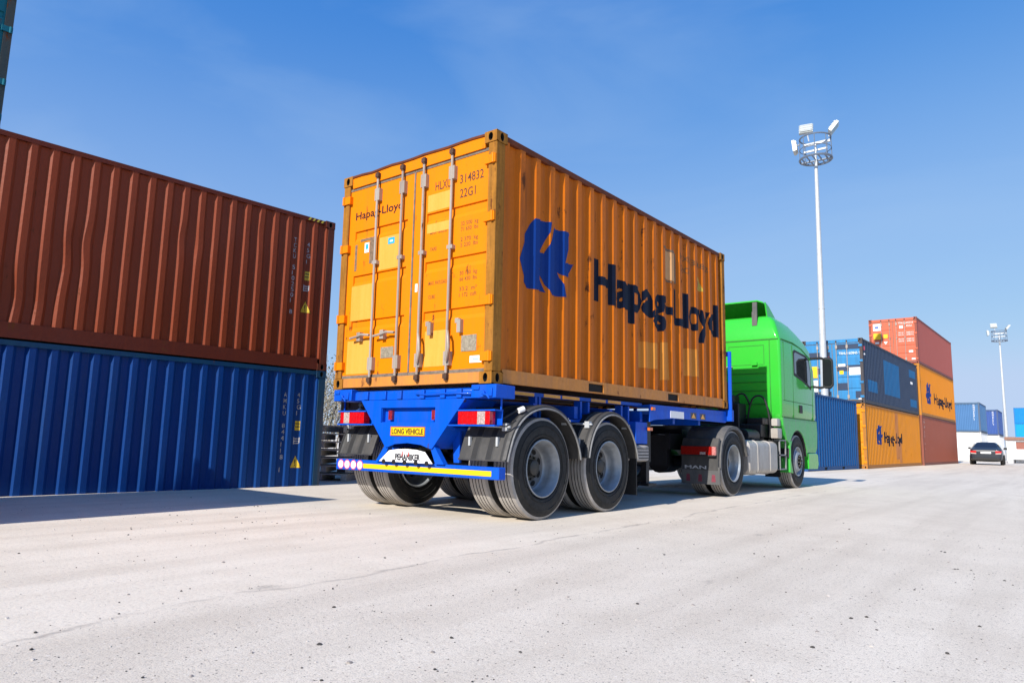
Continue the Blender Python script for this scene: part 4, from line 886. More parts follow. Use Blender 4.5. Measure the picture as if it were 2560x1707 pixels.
# side seams, door, window, handle, mirror
for sg in (1, -1):
    def sx(z): return sg*(1.24 if z < 2.6 else 1.237)
    mb = MB()
    pts = [(8.66, 2.89), (9.4, 2.90), (10.0, 2.84), (10.6, 2.70)]
    for (a, za_), (b, zb_) in zip(pts, pts[1:]): mb.prism([(a-KY, za_), (b-KY, zb_), (b-KY, zb_+0.016), (a-KY, za_+0.016)], 'x', sg*1.225, sg*1.2425)
    for a, b, c, d in ((9.355, 9.373, 1.38, 2.85), (10.715, 10.733, 1.38, 2.5), (9.375, 10.713, 1.70, 1.714), (8.72, 9.353, 1.70, 1.714), (8.80, 8.812, 1.716, 2.86), (8.7, 10.9, 1.375, 1.39)): mb.box((min(sg*1.225, sg*1.2415), a-KY, c), (max(sg*1.225, sg*1.2415), b-KY, d))
    mb.build('door_seam', M['greendark'], cab)
    mb = MB(); w = [(9.42, 2.26), (9.46, 2.24), (10.05, 2.16), (10.62, 2.03), (10.62, 2.40), (10.50, 2.68), (10.30, 2.74), (9.52, 2.78), (9.42, 2.74)]
    mb.prism([(a-KY, b) for a, b in w], 'x', sg*1.20, sg*1.2445, 1)
    w2 = [(9.47, 2.30), (10.05, 2.21), (10.57, 2.09), (10.57, 2.40), (10.46, 2.64), (10.28, 2.69), (9.55, 2.73), (9.47, 2.70)]
    mb.prism([(a-KY, b) for a, b in w2], 'x', sg*1.2446, sg*1.2475, 0)
    mb.build('side_window', [M['glass'], M['black']], cab)
    MB().box((min(sg*1.238, sg*1.256), 9.74-KY, 1.50), (max(sg*1.238, sg*1.256), 9.92-KY, 1.66)).build('door_handle', M['black'], cab, 0.008)
    # mirror: arms and tall housing
    mb = MB(); mx_, my = sg*1.52, 10.95-KY
    rb = [(-0.11, -0.30), (-0.10, 0.30), (-0.06, 0.34), (0.06, 0.34), (0.11, 0.28), (0.11, -0.28), (0.06, -0.34), (-0.06, -0.34)]
    vs = []
    for yy, k in ((-0.07, 0.94), (-0.03, 1.0), (0.05, 0.9), (0.09, 0.6)): vs += [(mx_+a*k, my+yy, 2.42+b*k) for a, b in rb]
    mb.add(vs, [(j*8+i, j*8+(i+1) % 8, (j+1)*8+(i+1) % 8, (j+1)*8+i) for j in range(3) for i in range(8)]+[tuple(range(8)), tuple(range(24, 32))])
    mb.add([(mx_+a*0.84, my-0.0715, 2.42+b*0.86) for a, b in rb], [tuple(range(8))], 1)
    mb.tube([(sg*1.22, 10.72-KY, 2.72), (sg*1.40, 10.85-KY, 2.74), (mx_, my, 2.70)], 0.03, 8); mb.tube([(sg*1.22, 10.80-KY, 2.12), (sg*1.38, 10.9-KY, 2.10), (mx_, my, 2.14)], 0.028, 8)
    mb.build('mirror', [M['black'], plain('mirror_glass_%d' % (sg+1), (0.012, 0.014, 0.015), 0.12, spec=0.35, var=0.02)], cab)
    # lower side with wheel arch
    xo, xi = sg*1.235, sg*1.02; cy, cz, rr = 9.60, 0.525, 0.62
    poly = [(8.66, 1.372), (8.70, 1.22), (8.82, 1.05), (8.90, 0.93), (9.02, 0.88)]
    poly += [(cy+rr*math.cos(a), cz+rr*math.sin(a)) for a in [R(150-k*13) for k in range(12)]]
    poly += [(10.22, 0.70), (10.86, 0.70), (10.97, 0.80), (11.02, 1.10), (10.99, 1.372)]
    mb = MB(); mb.prism([(a-KY, b) for a, b in poly], 'x', min(xo, xi), max(xo, xi)); mb.build('lower_side', M['grime'] if sg else G, cab, 0.012, seg=2)
    mb = MB()   # dark wheel housing liner
    arc = [(cy+(rr-0.004)*math.cos(a), cz+(rr-0.004)*math.sin(a)) for a in [R(172-k*12.5) for k in range(14)]]
    mb.prism([(a-KY, b) for a, b in arc]+[(a*0+cy+(a-cy)*0.97-KY, cz+(b-cz)*0.97) for a, b in reversed(arc)], 'x', min(sg*0.70, sg*1.225), max(sg*0.70, sg*1.225)); mb.build('wheel_housing', M['black'], cab)
    mb = MB(); mb.prism([(9.05-KY, 0.90), (9.03-KY, 0.32), (9.22-KY, 0.30), (9.10-KY, 0.55), (9.11-KY, 0.80), (9.20-KY, 0.93)], 'x', min(sg*1.02, sg*1.24), max(sg*1.02, sg*1.24)); mb.build('side_skirt', M['grime'], tk, 0.01)
    MB().box((min(sg*0.75, sg*1.04), 9.02-KY, 0.22), (max(sg*0.75, sg*1.04), 9.04-KY, 0.9)).build('mud_flap', M['black'], tk)
mb = MB(); mb.prism([(10.32-KY, 0.36), (10.30-KY, 0.69), (10.86-KY, 0.695), (11.02-KY, 0.66), (11.05-KY, 0.45), (10.98-KY, 0.35)], 'x', -1.235, 1.235); mb.build('front_bumper', G, tk, 0.02, seg=2)
MB().box((-1.0, 8.72-KY, 0.98), (1.0, 10.9-KY, 1.37)).build('cab_floor', M['black'], cab)
# roof deflector: a plate rising to the rear, cheeks, struts
mb = MB(); zf, zr = 3.36, 3.72
top = [(9.55, 3.37), (9.25, 3.52), (8.95, 3.66), (8.76, 3.735)]
vs = []
for y, z in top:
    k = (z-3.3); hw = 0.93-0.10*k
    vs += [(-hw, y-KY, z-0.05), (-hw+0.12, y-KY, z), (hw-0.12, y-KY, z), (hw, y-KY, z-0.05), (hw, y-KY, z-0.075), (hw-0.12, y-KY, z-0.028), (-hw+0.12, y-KY, z-0.028), (-hw, y-KY, z-0.075)]
mb.add(vs, [(8*i+j, 8*i+(j+1) % 8, 8*i+8+(j+1) % 8, 8*i+8+j) for i in range(3) for j in range(8)]+[tuple(range(8)), tuple(range(24, 32))], 0, True)
for sg in (1, -1):
    mb.prism([(9.50-KY, 3.36), (8.98-KY, 3.62), (8.78-KY, 3.68), (8.90-KY, 3.34)], 'x', sg*0.925, sg*0.90)
de = mb.build('roof_deflector', G, cab, ang=0.5)
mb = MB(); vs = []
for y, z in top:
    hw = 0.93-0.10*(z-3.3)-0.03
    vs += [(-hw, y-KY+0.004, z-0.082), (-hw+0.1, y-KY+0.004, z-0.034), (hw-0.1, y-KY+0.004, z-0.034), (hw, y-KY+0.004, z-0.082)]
mb.add(vs, [(4*i+j, 4*i+j+1, 4*i+5+j, 4*i+4+j) for i in range(3) for j in range(3)], 0, True); mb.build('deflector_painted_shade', M['greendark'], de)  # dark green sheet painting shade onto the deflector underside
mb = MB()
for x in (0.735, -0.735): mb.box((x-0.05, 8.66-KY, 3.20), (x+0.05, 8.70-KY, 3.48)); mb.box((x-0.045, 8.685-KY, 3.30), (x+0.045, 8.72-KY, 3.68))
mb.build('deflector_strut', [M['guardgrey']], de)
# hoses and dark equipment behind the cab
for pts in ([(0.62, 8.42, 1.0), (0.66, 8.40, 1.40), (0.74, 8.38, 1.68), (0.84, 8.37, 1.77), (0.96, 8.38, 1.74), (1.03, 8.40, 1.55), (1.07, 8.43, 1.2), (1.05, 8.45, 0.98)],
            [(0.30, 8.45, 1.2), (0.36, 8.40, 1.62), (0.48, 8.38, 1.80), (0.60, 8.40, 1.80), (0.68, 8.45, 1.6)], [(0.1, 6.4, 1.35), (0.2, 7.2, 1.5), (0.35, 7.9, 1.45), (0.45, 8.4, 1.7)], [(0.2, 6.4, 1.3), (0.3, 7.2, 1.28), (0.5, 8.0, 1.3), (0.62, 8.42, 1.4)]):
    q = []
    pv = [Vector(p) for p in pts]
    for i in range(len(pv)-1):
        p0, p1, p2, p3 = pv[max(i-1, 0)], pv[i], pv[i+1], pv[min(i+2, len(pv)-1)]
        for k in range(5): t = k/5; q.append(0.5*(2*p1+(p2-p0)*t+(2*p0-5*p1+4*p2-p3)*t*t+(3*p1-p0-3*p2+p3)*t**3))
    q.append(pv[-1]); MB().tube([(p.x, p.y-KY, p.z) for p in q], 0.018, 8).build('air_hose', M['black'], tk)
mb = MB(); mb.box((0.20, 8.02-KY, 0.98), (0.62, 8.42-KY, 1.62)); mb.box((0.30, 8.1-KY, 1.62), (0.5, 8.4-KY, 1.78)); mb.build('air_cleaner', M['blacksteel'], tk, 0.02)
mb = MB(); mb.box((-0.9, 8.1-KY, 0.98), (1.0, 8.5-KY, 1.22)); mb.box((0.7, 8.2-KY, 1.22), (1.05, 8.5-KY, 1.34)); mb.cyl((0.9, 7.4-KY, 1.0), (0.9, 8.0-KY, 1.0), 0.12, n=14); mb.box((-0.4, 7.1-KY, 0.985), (0.4, 7.9-KY, 1.03)); mb.build('chassis_equipment', M['blacksteel'], tk, 0.01)
mb = MB(); mb.box((0.28, 7.95-KY, 1.64), (0.46, 8.05-KY, 2.02)); mb.cyl((0.36, 7.93-KY, 1.94), (0.36, 7.96-KY, 1.94), 0.04, n=12, mi=1); mb.build('connector_box', [plain('grey_connector', (0.12, 0.14, 0.15), 0.6), M['black']], tk, 0.01)

# ------------------------------------------------------------------ left stack beside the truck
th = 0.066; ca, sa = math.cos(th), math.sin(th)
def origin_from_ne(x, y, L, yaw):   # yaw measured clockwise from +Y
    c, s = math.cos(yaw), math.sin(yaw); return (x-CW*c-L*s, y+CW*s-L*c)
GRP = 'shipping containers'
red = cont_mats('oxide_red', (0.235, 0.044, 0.014), (0.11, 0.022, 0.012), rust=0.03, amt=0.45, dirt=(0.16, 0.04, 0.02))
navy = cont_mats('navy_blue', (0.002, 0.045, 0.21), (0.006, 0.05, 0.11), rust=0.0, amt=0.4, dirt=(0.01, 0.045, 0.12), seed=5)
L40 = 10.45
ph = (L40-0.183)-0.244*0.238/0.278; ph = ph - 0.238*int(ph/0.238)
ox, oy = origin_from_ne(-2.855, 2.017, L40, th)
dn = [(L40-3.95, 1.0, 0.22, 0.010, 0.030), (L40-4.2, 0.45, 0.2, 0.018, 0.02), (L40-4.45, 0.5, 0.2, 0.018, 0.03), (L40-3.75, 1.35, 0.16, 0.014, -0.03), (L40-2.5, 1.7, 0.14, 0.010, -0.02), (L40-2.25, 1.65, 0.14, 0.008, 0.02), (L40-1.35, 2.1, 0.14, 0.010, -0.014)]
rc, prr, atr = container('shipping_container', 'oxide red ribbed container stacked on top of the navy blue one left of the truck', (ox, oy, 1.872), -th, L40, 2.554, red, pitch=0.238, phase=ph, depth=0.037, nz=22, wob=0.0012, dents=dn, group=GRP, rail_h=0.20, detail=1)
bc, prb, atb = container('shipping_container', 'navy blue ribbed container on the ground under the oxide red one left of the truck', (ox, oy, -0.72), -th, L40, 2.59, navy, pitch=0.238, phase=ph, depth=0.037, nz=10, wob=0.0012, group=GRP, detail=1)
def marks(t, pr_, at_, L, zoff, s_text, z_top, serial, code, dz, sA, zs, mats3):
    b_ = [p[0] for p in pr_]
    f = lambda s, z: (CW-0.016-at_(s)+0.0025, s, z)
    mb = MB()
    for i, ch in enumerate(serial):
        if ch != ' ': put_text(mb, ch, (s_text-0.028, z_top-i*dz-0.075, 0), (1, 0, 0), (0, 1, 0), height=0.07, bold=0.004, width=0.05 if ch not in '1I' else None)
    for i, ch in enumerate(code): put_text(mb, ch, (sA-0.028, zs[0]-i*0.098-0.075, 0), (1, 0, 0), (0, 1, 0), height=0.07, bold=0.004)
    for k in range(3): rect(mb, sA-0.035, sA+0.035, zs[2]-0.03*k*1.2, zs[2]-0.03*k*1.2+0.016)
    rect(mb, sA-0.05, sA-0.035, zs[2]-0.08, zs[2]+0.03); rect(mb, sA+0.035, sA+0.045, zs[2]-0.06, zs[2]+0.03)
    decal2d(mb, 'serial_lettering', mats3[0], t, f, b_)
    mb = MB(); rect(mb, sA-0.04, sA+0.04, zs[1]-0.15, zs[1]); tz = zs[3]
    mb.add([(sA-0.08, tz, 0), (sA+0.085, tz, 0), (sA+0.004, tz+0.19, 0)], [(0, 1, 2)], 0)
    rect(mb, sA-0.034, sA+0.034, zs[1]-0.05, zs[1]-0.035, 1); rect(mb, sA-0.034, sA+0.034, zs[1]-0.10, zs[1]-0.085, 1)
    decal2d(mb, 'warning_decal', mats3[1], t, lambda s, z: (CW-0.016-at_(s)+0.003, s, z), b_)
    mb = MB(); put_text(mb, '!', (sA-0.01, tz+0.03, 0), (1, 0, 0), (0, 1, 0), height=0.1, bold=0.005); decal2d(mb, 'warning_print', mats3[1][1], t, lambda s, z: (CW-0.016-at_(s)+0.0055, s, z), b_)
wh = [plain('off_white_stencil', (0.46, 0.45, 0.45), 0.6, var=0.5, scale=25), [plain('yellow_decal', (0.62, 0.42, 0.02), 0.5), plain('black_decal_print', (0.02, 0.02, 0.02), 0.5)]]
marks(rc, prr, atr, L40, 0, L40-0.70, 4.02-1.872, 'TCKU 5102501 8', '45G1', 0.092, L40-0.455, (3.99-1.872, 3.49-1.872, 3.23-1.872, 2.80-1.872), wh)
marks(bc, prb, atb, L40, 0, L40-0.69, 1.48+0.72, 'AMKU 844118 1', '45G1', 0.098, L40-0.45, (1.49+0.72, 1.03+0.72, 0.74+0.72, 0.29+0.72), wh)
mb = MB()
for k in range(4): a = L40-0.52+0.08*k; mb.add([(a, 4.405-1.90, 0), (a+0.035, 4.405-1.90, 0), (a+0.07, 4.43-1.876+0.0, 0), (a+0.035, 4.43-1.876, 0)], [(0, 1, 2, 3)])
decal2d(mb, 'hazard_stripe', plain('hazard_yellow', (0.6, 0.45, 0.03), 0.5), rc, lambda s, z: (CW-0.0105, s, z-0.015), None)
# teal stack in the second row, door ends towards the road, and what carries it
teal = cont_mats('teal', (0.012, 0.15, 0.19), (0.05, 0.07, 0.07), rust=0.08, amt=0.5, seed=9, dirt=(0.01, 0.10, 0.20))
teal2 = cont_mats('dull_blue', (0.012, 0.09, 0.20), (0.06, 0.05, 0.05), rust=0.06, seed=11)
XT, YT = -5.62, -2.16-CW
for k, (z, mt, lb) in enumerate(((0.0, red, 'oxide red container at the foot of the tall rear stack, doors to the road'), (2.6, navy, 'navy container second from the ground in the tall rear stack'), (5.2, teal, 'teal container third from the ground, its door edge at the upper left corner'), (7.8, teal2, 'dull blue container at the very top of the tall rear stack'))):
    container('shipping_container', lb, (XT, YT, z), R(90), CL20, 2.59, mt, group=GRP, detail=1)
# added container, out of frame, placed to cast the ground shade beside the navy stack
container('shipping_container', 'plain grey container added out of frame to shade the ground beside the navy stack', (-0.31-CW, -3.65-CL20, 0), 0, CL20, 2.75, cont_mats('grey', (0.25, 0.26, 0.27), rust=0.05, seed=20), group=GRP, detail=0)
# maroon container seen between the trailer and the navy stack
maroon = cont_mats('maroon', (0.10, 0.022, 0.016), (0.09, 0.025, 0.02), rust=0.05, seed=14)
container('shipping_container', 'maroon container standing behind the trailer beyond the navy stack', (-5.25, 4.22, 0), 0, CL20, 2.59, maroon, group=GRP, detail=1)

# ------------------------------------------------------------------ stacks on the right beyond the cab
blue2 = cont_mats('plain_blue', (0.006, 0.085, 0.26), rust=0.0, amt=0.3, seed=31, dirt=(0.02, 0.07, 0.17))
dkb = cont_mats('slate_blue', (0.035, 0.055, 0.10), (0.06, 0.055, 0.06), door=(0.035, 0.22, 0.46), rust=0.0, amt=0.5, seed=33, dirt=(0.05, 0.06, 0.085))
org2 = cont_mats('orange_stack', (0.70, 0.25, 0.008), (0.42, 0.17, 0.03), rust=0.05, amt=0.4, seed=35, dirt=(0.5, 0.2, 0.04))
org3 = cont_mats('orange_upper', (0.74, 0.25, 0.004), (0.5, 0.2, 0.02), rust=0.0, amt=0.2, seed=37, dirt=(0.6, 0.2, 0.02))
brn = cont_mats('red_brown', (0.30, 0.085, 0.05), (0.24, 0.075, 0.05), rust=0.0, amt=0.35, seed=39, dirt=(0.2, 0.07, 0.05))
slm = cont_mats('salmon_red', (0.36, 0.095, 0.075), (0.26, 0.07, 0.05), door=(0.55, 0.13, 0.07), rust=0.0, amt=0.3, seed=41, dirt=(0.3, 0.1, 0.08))
def sw_origin(x, y, yaw):   # SE corner given -> local origin (SW corner)
    return (x-CW*math.cos(yaw), y+CW*math.sin(yaw))
def side_text(t, pr_, at_, items):
    b_ = [p[0] for p in pr_]
    for nm, mb_, mt, off in items: decal2d(mb_, nm, mt, t, lambda s, z, o=off: (CW-0.016-at_(s)+o, s, z), b_)
def hl_logo(s0, z0, k):
    mb = MB(); mb.add([(s0+(a-0.432)*k, z0+(b-1.042)*k, 0) for a, b in lg], [tuple(range(len(lg)))]); return mb
def hl_word(s0, z0, h, w):
    mb = MB(); put_text(mb, 'Hapag-Lloyd', (s0, z0, 0), (1, 0, 0), (0, 1, 0), height=h, width=w, bold=0.028); return mb
yw = 0.0216
x, y = 0.125-5.5*0.049, 25.93-6.06
o = sw_origin(0.125-6.06*math.sin(0.049), 25.93-6.06*math.cos(0.049), 0.049)
container('shipping_container', 'plain blue container on the ground just beyond the green cab', (o[0], o[1], 0), -0.049, CL20, 2.72, blue2, group=GRP, detail=0)
# column with the slate container over an orange one
o = sw_origin(0.287, 26.645, yw); L2 = 11.84
t, p_, a_ = container('shipping_container', 'weathered orange 40 foot container with small lettering under the slate blue one', (o[0], o[1], 0), -yw, L2, 2.68, org2, group=GRP, detail=1)
side_text(t, p_, a_, [('emblem', hl_logo(1.9, 1.0, 1.05), M['logo'], 0.003), ('lettering', hl_word(3.4, 1.12, 0.46, 3.7), M['ink'], 0.003)])
mb = MB(); rect(mb, 5.7, 6.5, 0.35, 2.55); rect(mb, 6.4, 7.0, 0.18, 1.2); side_text(t, p_, a_, [('bare_patch', mb, paint('bare_rusty_patch', (0.50, 0.20, 0.06), 0.6, (0.40, 0.12, 0.04), 0.8, rust=0.1), 0.0018)])
t, p_, a_ = container('shipping_container', 'slate blue 40 foot container with brighter repainted patches, doors facing the camera', (o[0], o[1], 2.695), -yw, L2, 2.73, dkb, group=GRP, detail=1)
mb = MB(); rect(mb, 3.9, 7.2, 0.62, 2.2); rect(mb, 0.75, 2.5, 0.55, 1.05); rect(mb, 9.7, 11.3, 1.9, 2.3); rect(mb, 9.7, 11.4, 0.35, 0.75)
mw = MB(); rect(mw, 0.35, 0.62, 2.25, 2.42, 0); rect(mw, 0.35, 0.62, 2.05, 2.12, 1); rect(mw, 9.9, 10.5, 1.55, 1.68, 1)
side_text(t, p_, a_, [('repainted_patch', mb, paint('bright_blue_repaint', (0.012, 0.12, 0.29), 0.5, (0.02, 0.09, 0.2), 0.5), 0.0018), ('decal', mw, [plain('red_decal', (0.5, 0.06, 0.1), 0.5), M['white']], 0.003)])
ds = [c for c in t.children if c.name.split('.')[0] == 'door']
fd = lambda s, z: (s, YD-0.002, z)
mb = MB(); rect(mb, 0.2, 1.15, 1.25, 1.5); rect(mb, 0.2, 1.15, 1.9, 2.2); rect(mb, 0.2, 1.15, 0.3, 0.5); decal2d(mb, 'faded_panel', dkb['side'], ds[0], fd)
mb = MB(); rect(mb, 0.2, 0.6, 1.1, 1.6, 0); rect(mb, 0.2, 0.6, 0.75, 1.0, 1); rect(mb, 0.2, 0.6, 0.5, 0.72, 1); rect(mb, 0.95, 1.1, 1.75, 2.0, 2); decal2d(mb, 'sticker', [M['yellow'], M['white'], plain('red_label', (0.6, 0.05, 0.03), 0.5)], ds[0], lambda s, z: (s, YD-0.004, z))
mb = MB(); rect(mb, 1.4, 2.35, 2.28, 2.5); rect(mb, 1.4, 2.35, 1.35, 1.6); rect(mb, 1.4, 1.8, 0.55, 0.85); rect(mb, 2.1, 2.36, 0.2, 0.5); decal2d(mb, 'faded_panel', dkb['side'], ds[1], fd)
mb = MB(); put_text(mb, 'TRHU', (1.5, 2.06, 0), (1, 0, 0), (0, 1, 0), height=0.11, width=0.3); put_text(mb, '160845 5', (1.86, 2.06, 0), (1, 0, 0), (0, 1, 0), height=0.11, width=0.48); rect(mb, 1.46, 1.74, 1.55, 1.66); rect(mb, 1.88, 2.34, 1.18, 1.5); rect(mb, 2.2, 2.36, 0.14, 0.24); decal2d(mb, 'white_marking', M['white'], ds[1], lambda s, z: (s, YD-0.004, z))
mb = MB(); rect(mb, 1.5, 1.66, 1.22, 1.38); decal2d(mb, 'sticker', M['yellow'], ds[1], lambda s, z: (s, YD-0.0045, z))
# column of three further on
o = sw_origin(0.64, 38.675, yw+0.003); L3 = 12.0
t, p_, a_ = container('shipping_container', 'red brown container on the ground at the far end of the three high stack', (o[0], o[1], 0), -yw-0.003, L3, 2.71, brn, group=GRP, detail=0)
mb = MB()
for i, ch in enumerate('CAIU 828114 6'): 
    if ch != ' ': put_text(mb, ch, (0.62, 2.42-i*0.13, 0), (1, 0, 0), (0, 1, 0), height=0.105, bold=0.01)
side_text(t, p_, a_, [('serial_lettering', mb, wh[0], 0.003)])
t, p_, a_ = container('shipping_container', 'clean orange container with emblem in the middle of the three high stack', (o[0], o[1], 2.715), -yw-0.003, L3, 2.83, org3, group=GRP, detail=0)
side_text(t, p_, a_, [('emblem', hl_logo(1.75, 0.72, 1.5), M['logo'], 0.003), ('lettering', hl_word(4.3, 0.85, 0.6, 6.6), M['ink'], 0.003)])
t, p_, a_ = container('shipping_container', 'salmon red container topping the far three high stack, white marked doors', (o[0], o[1], 5.555), -yw-0.003, L3, 2.60, slm, group=GRP, detail=1)
ds = [c for c in t.children if c.name.split('.')[0] == 'door']
fd = lambda s, z: (s, YD-0.004, z)
mb = MB(); rect(mb, 0.22, 0.62, 1.95, 2.35, 0); rect(mb, 0.3, 0.5, 2.08, 2.2, 1); rect(mb, 0.22, 0.6, 1.45, 1.8, 2); rect(mb, 0.74, 0.95, 1.5, 1.72, 2); rect(mb, 0.3, 0.5, 1.2, 1.3, 0); mb.add([(0.74, 1.3, 0), (0.94, 1.3, 0), (0.84, 1.14, 0)], [(0, 1, 2)], 0)
decal2d(mb, 'sticker', [M['white'], plain('blue_badge', (0.05, 0.12, 0.4), 0.5), M['yellow']], ds[0], fd)
mb = MB(); put_text(mb, 'TTNU', (1.5, 2.26, 0), (1, 0, 0), (0, 1, 0), height=0.1, width=0.27); put_text(mb, '425310 4', (1.88, 2.26, 0), (1, 0, 0), (0, 1, 0), height=0.1, width=0.46); put_text(mb, '45G1', (1.9, 2.08, 0), (1, 0, 0), (0, 1, 0), height=0.1, width=0.28); rect(mb, 1.56, 1.74, 2.0, 2.16)
for z in (1.72, 1.6, 1.36, 1.24): put_text(mb, 'MAX.GR', (1.5, z, 0), (1, 0, 0), (0, 1, 0), height=0.07, width=0.26); put_text(mb, '30480 KG', (1.9, z, 0), (1, 0, 0), (0, 1, 0), height=0.07, width=0.36)
rect(mb, 1.98, 2.18, 0.62, 0.74); rect(mb, 2.1, 2.3, 0.22, 0.3); decal2d(mb, 'white_marking', M['white'], ds[1], fd)
# far pair: blue on white, and the ones behind
wht = cont_mats('white_unit', (0.72, 0.72, 0.71), (0.60, 0.58, 0.54), rust=0.0, amt=0.25, seed=51, dirt=(0.55, 0.54, 0.52))
fb1 = cont_mats('steel_blue', (0.07, 0.17, 0.34), (0.08, 0.13, 0.2), rust=0.0, amt=0.2, seed=53, dirt=(0.06, 0.14, 0.28))
fb2 = cont_mats('royal_blue', (0.05, 0.10, 0.30), (0.06, 0.10, 0.2), rust=0.0, amt=0.2, seed=55, dirt=(0.05, 0.09, 0.25))
def far_stack(x, y, lab_lo, lab_hi, m_hi, length, letters):
    o = (x-CW, y)
    # closed end towards the camera: turn the box round so its corrugated end faces -Y
    c = (x, y+length)
    container('shipping_container', lab_lo, (c[0], c[1], 0), R(180), length, 2.42, wht, group=GRP, detail=0)
    t, _, _ = container('shipping_container', lab_hi, (c[0], c[1], 2.44), R(180), length, 2.47, m_hi, group=GRP, detail=0)
    mb = MB()
    for i, ch in enumerate(letters): put_text(mb, ch, (0, 0-i*0.15, 0), (1, 0, 0), (0, 1, 0), height=0.12, bold=0.01)
    xs = [v[0] for v in mb.v]
    o2 = decal2d(mb, 'serial_lettering', M['white'], t, lambda s, z: (0.46-s, length-0.024, 2.16+z))
    return t
far_stack(1.17, 65.0, 'white container under the steel blue one, left of the parked car', 'steel blue container with white vertical serial, on the nearer white unit', fb1, CL20, 'HMMU60817')
far_stack(1.62, 77.5, 'white container under the royal blue one, behind the parked car', 'royal blue container with white vertical serial, further back on a white unit', fb2, CL20, 'HMMU90514')
bb = cont_mats('bright_blue', (0.01, 0.20, 0.52), rust=0.0, amt=0.15, seed=57); bb2 = cont_mats('cyan_blue', (0.01, 0.28, 0.60), rust=0.0, amt=0.15, seed=59)
for k, (z, mt, lb) in enumerate(((0, brn, 'brown container at the foot of the bright blue stack at the right edge'), (2.7, bb2, 'cyan blue container, middle of the stack at the right edge'), (5.1, bb, 'bright blue container on top of the stack at the right edge'))):
    container('shipping_container', lb, (0.62+CL20+0.0, 125, z), R(90), CL20, 2.4, mt, group=GRP, detail=0)

# ------------------------------------------------------------------ lamp masts
def mast(label, loc, H, detail=1.0):
    t = thing('lamp_post', label, 'lamp post', loc, 0, 'floodlight masts')
    mb = MB(); mb.cyl((0, 0, 0), (0, 0, H), 0.175, 0.072, n=16); mb.cyl((0, 0, 0), (0, 0, 0.04), 0.35, n=16); mb.cyl((0, 0, H*0.5), (0, 0, H*0.5+0.02), 0.14, n=16); mb.build('pole', M['galv'], t)
    mb = MB(); r0, r1, zb_, zt_ = 0.66, 0.64, H, H+1.0
    def ring(r, z, rad): mb.tube([(r*math.cos(a), r*math.sin(a), z) for a in [2*math.pi*k/28 for k in range(29)]], rad, 6)
    ring(r0, zb_+0.02, 0.05); ring(r1, zt_, 0.035); ring(0.65, zb_+0.5, 0.018)
    for k in range(8): a = 2*math.pi*k/8+0.2; mb.cyl((r0*math.cos(a), r0*math.sin(a), zb_), (r1*math.cos(a), r1*math.sin(a), zt_), 0.022, n=6)
    for k in range(-5, 6): hw = math.sqrt(max(0, r0*r0-(k*0.12)**2)); mb.box((k*0.12-0.025, -hw, zb_-0.01), (k*0.12+0.025, hw, zb_+0.02)) if k % 2 == 0 else None
    mb.box((-r0, -0.06, zb_-0.06), (r0, 0.06, zb_-0.012)); mb.build('service_basket', M['basket'], t)
    mb = MB(); mb.box((-0.52, -0.05, zb_+0.72), (0.62, 0.05, zb_+0.82)); mb.box((-0.5, -0.035, zb_+0.42), (0.5, 0.035, zb_+0.49)); mb.cyl((0, 0, zb_), (0, 0, zb_+0.8), 0.05, n=10); mb.build('cross_arm', M['galv'], t)
    heads = [((-0.42, 0.2, zt_+0.62), R(10), R(62)), ((0.75, 0.15, zt_+0.36), R(-75), R(52)), ((-0.98, 0.3, zt_-0.08), R(100), R(84))]
    for c, rz_, tilt in heads:
        rm = Matrix.Rotation(rz_, 3, 'Z') @ Matrix.Rotation(tilt, 3, 'X'); c = Vector(c)
        mb = MB(); mb.box((-0.34, -0.30, -0.08), (0.34, 0.30, 0.06))
        mb.box((-0.30, -0.26, 0.06), (0.30, 0.26, 0.13))
        for k in range(3): mb.box((-0.345, -0.17+k*0.17-0.015, 0.13), (0.345, -0.17+k*0.17+0.015, 0.15))
        mb.v = [tuple(c+rm @ (Vector(v)*0.86)) for v in mb.v]
        hd = mb.build('floodlight', M['lamphead'], t)
        g = MB(); g.add([tuple(c+rm @ (Vector(v)*0.86)) for v in ((-0.3, -0.26, -0.082), (0.3, -0.26, -0.082), (0.3, 0.26, -0.082), (-0.3, 0.26, -0.082))], [(0, 1, 2, 3)]); g.build('lamp_glass', M['glass'], hd)
        b = MB(); e = Vector((c.x*0.72, c.y*0.72, zt_)); b.tube([e, (e+c)/2, c], 0.03, 6); b.build('lamp_bracket', M['galv'], hd)
    return t
mast('tall floodlight mast with round service basket behind the plain blue container', (-1.17, 26.27, 0), 13.45)
mast('distant floodlight mast standing behind the parked car', (2.05, 80, 0), 11.9)

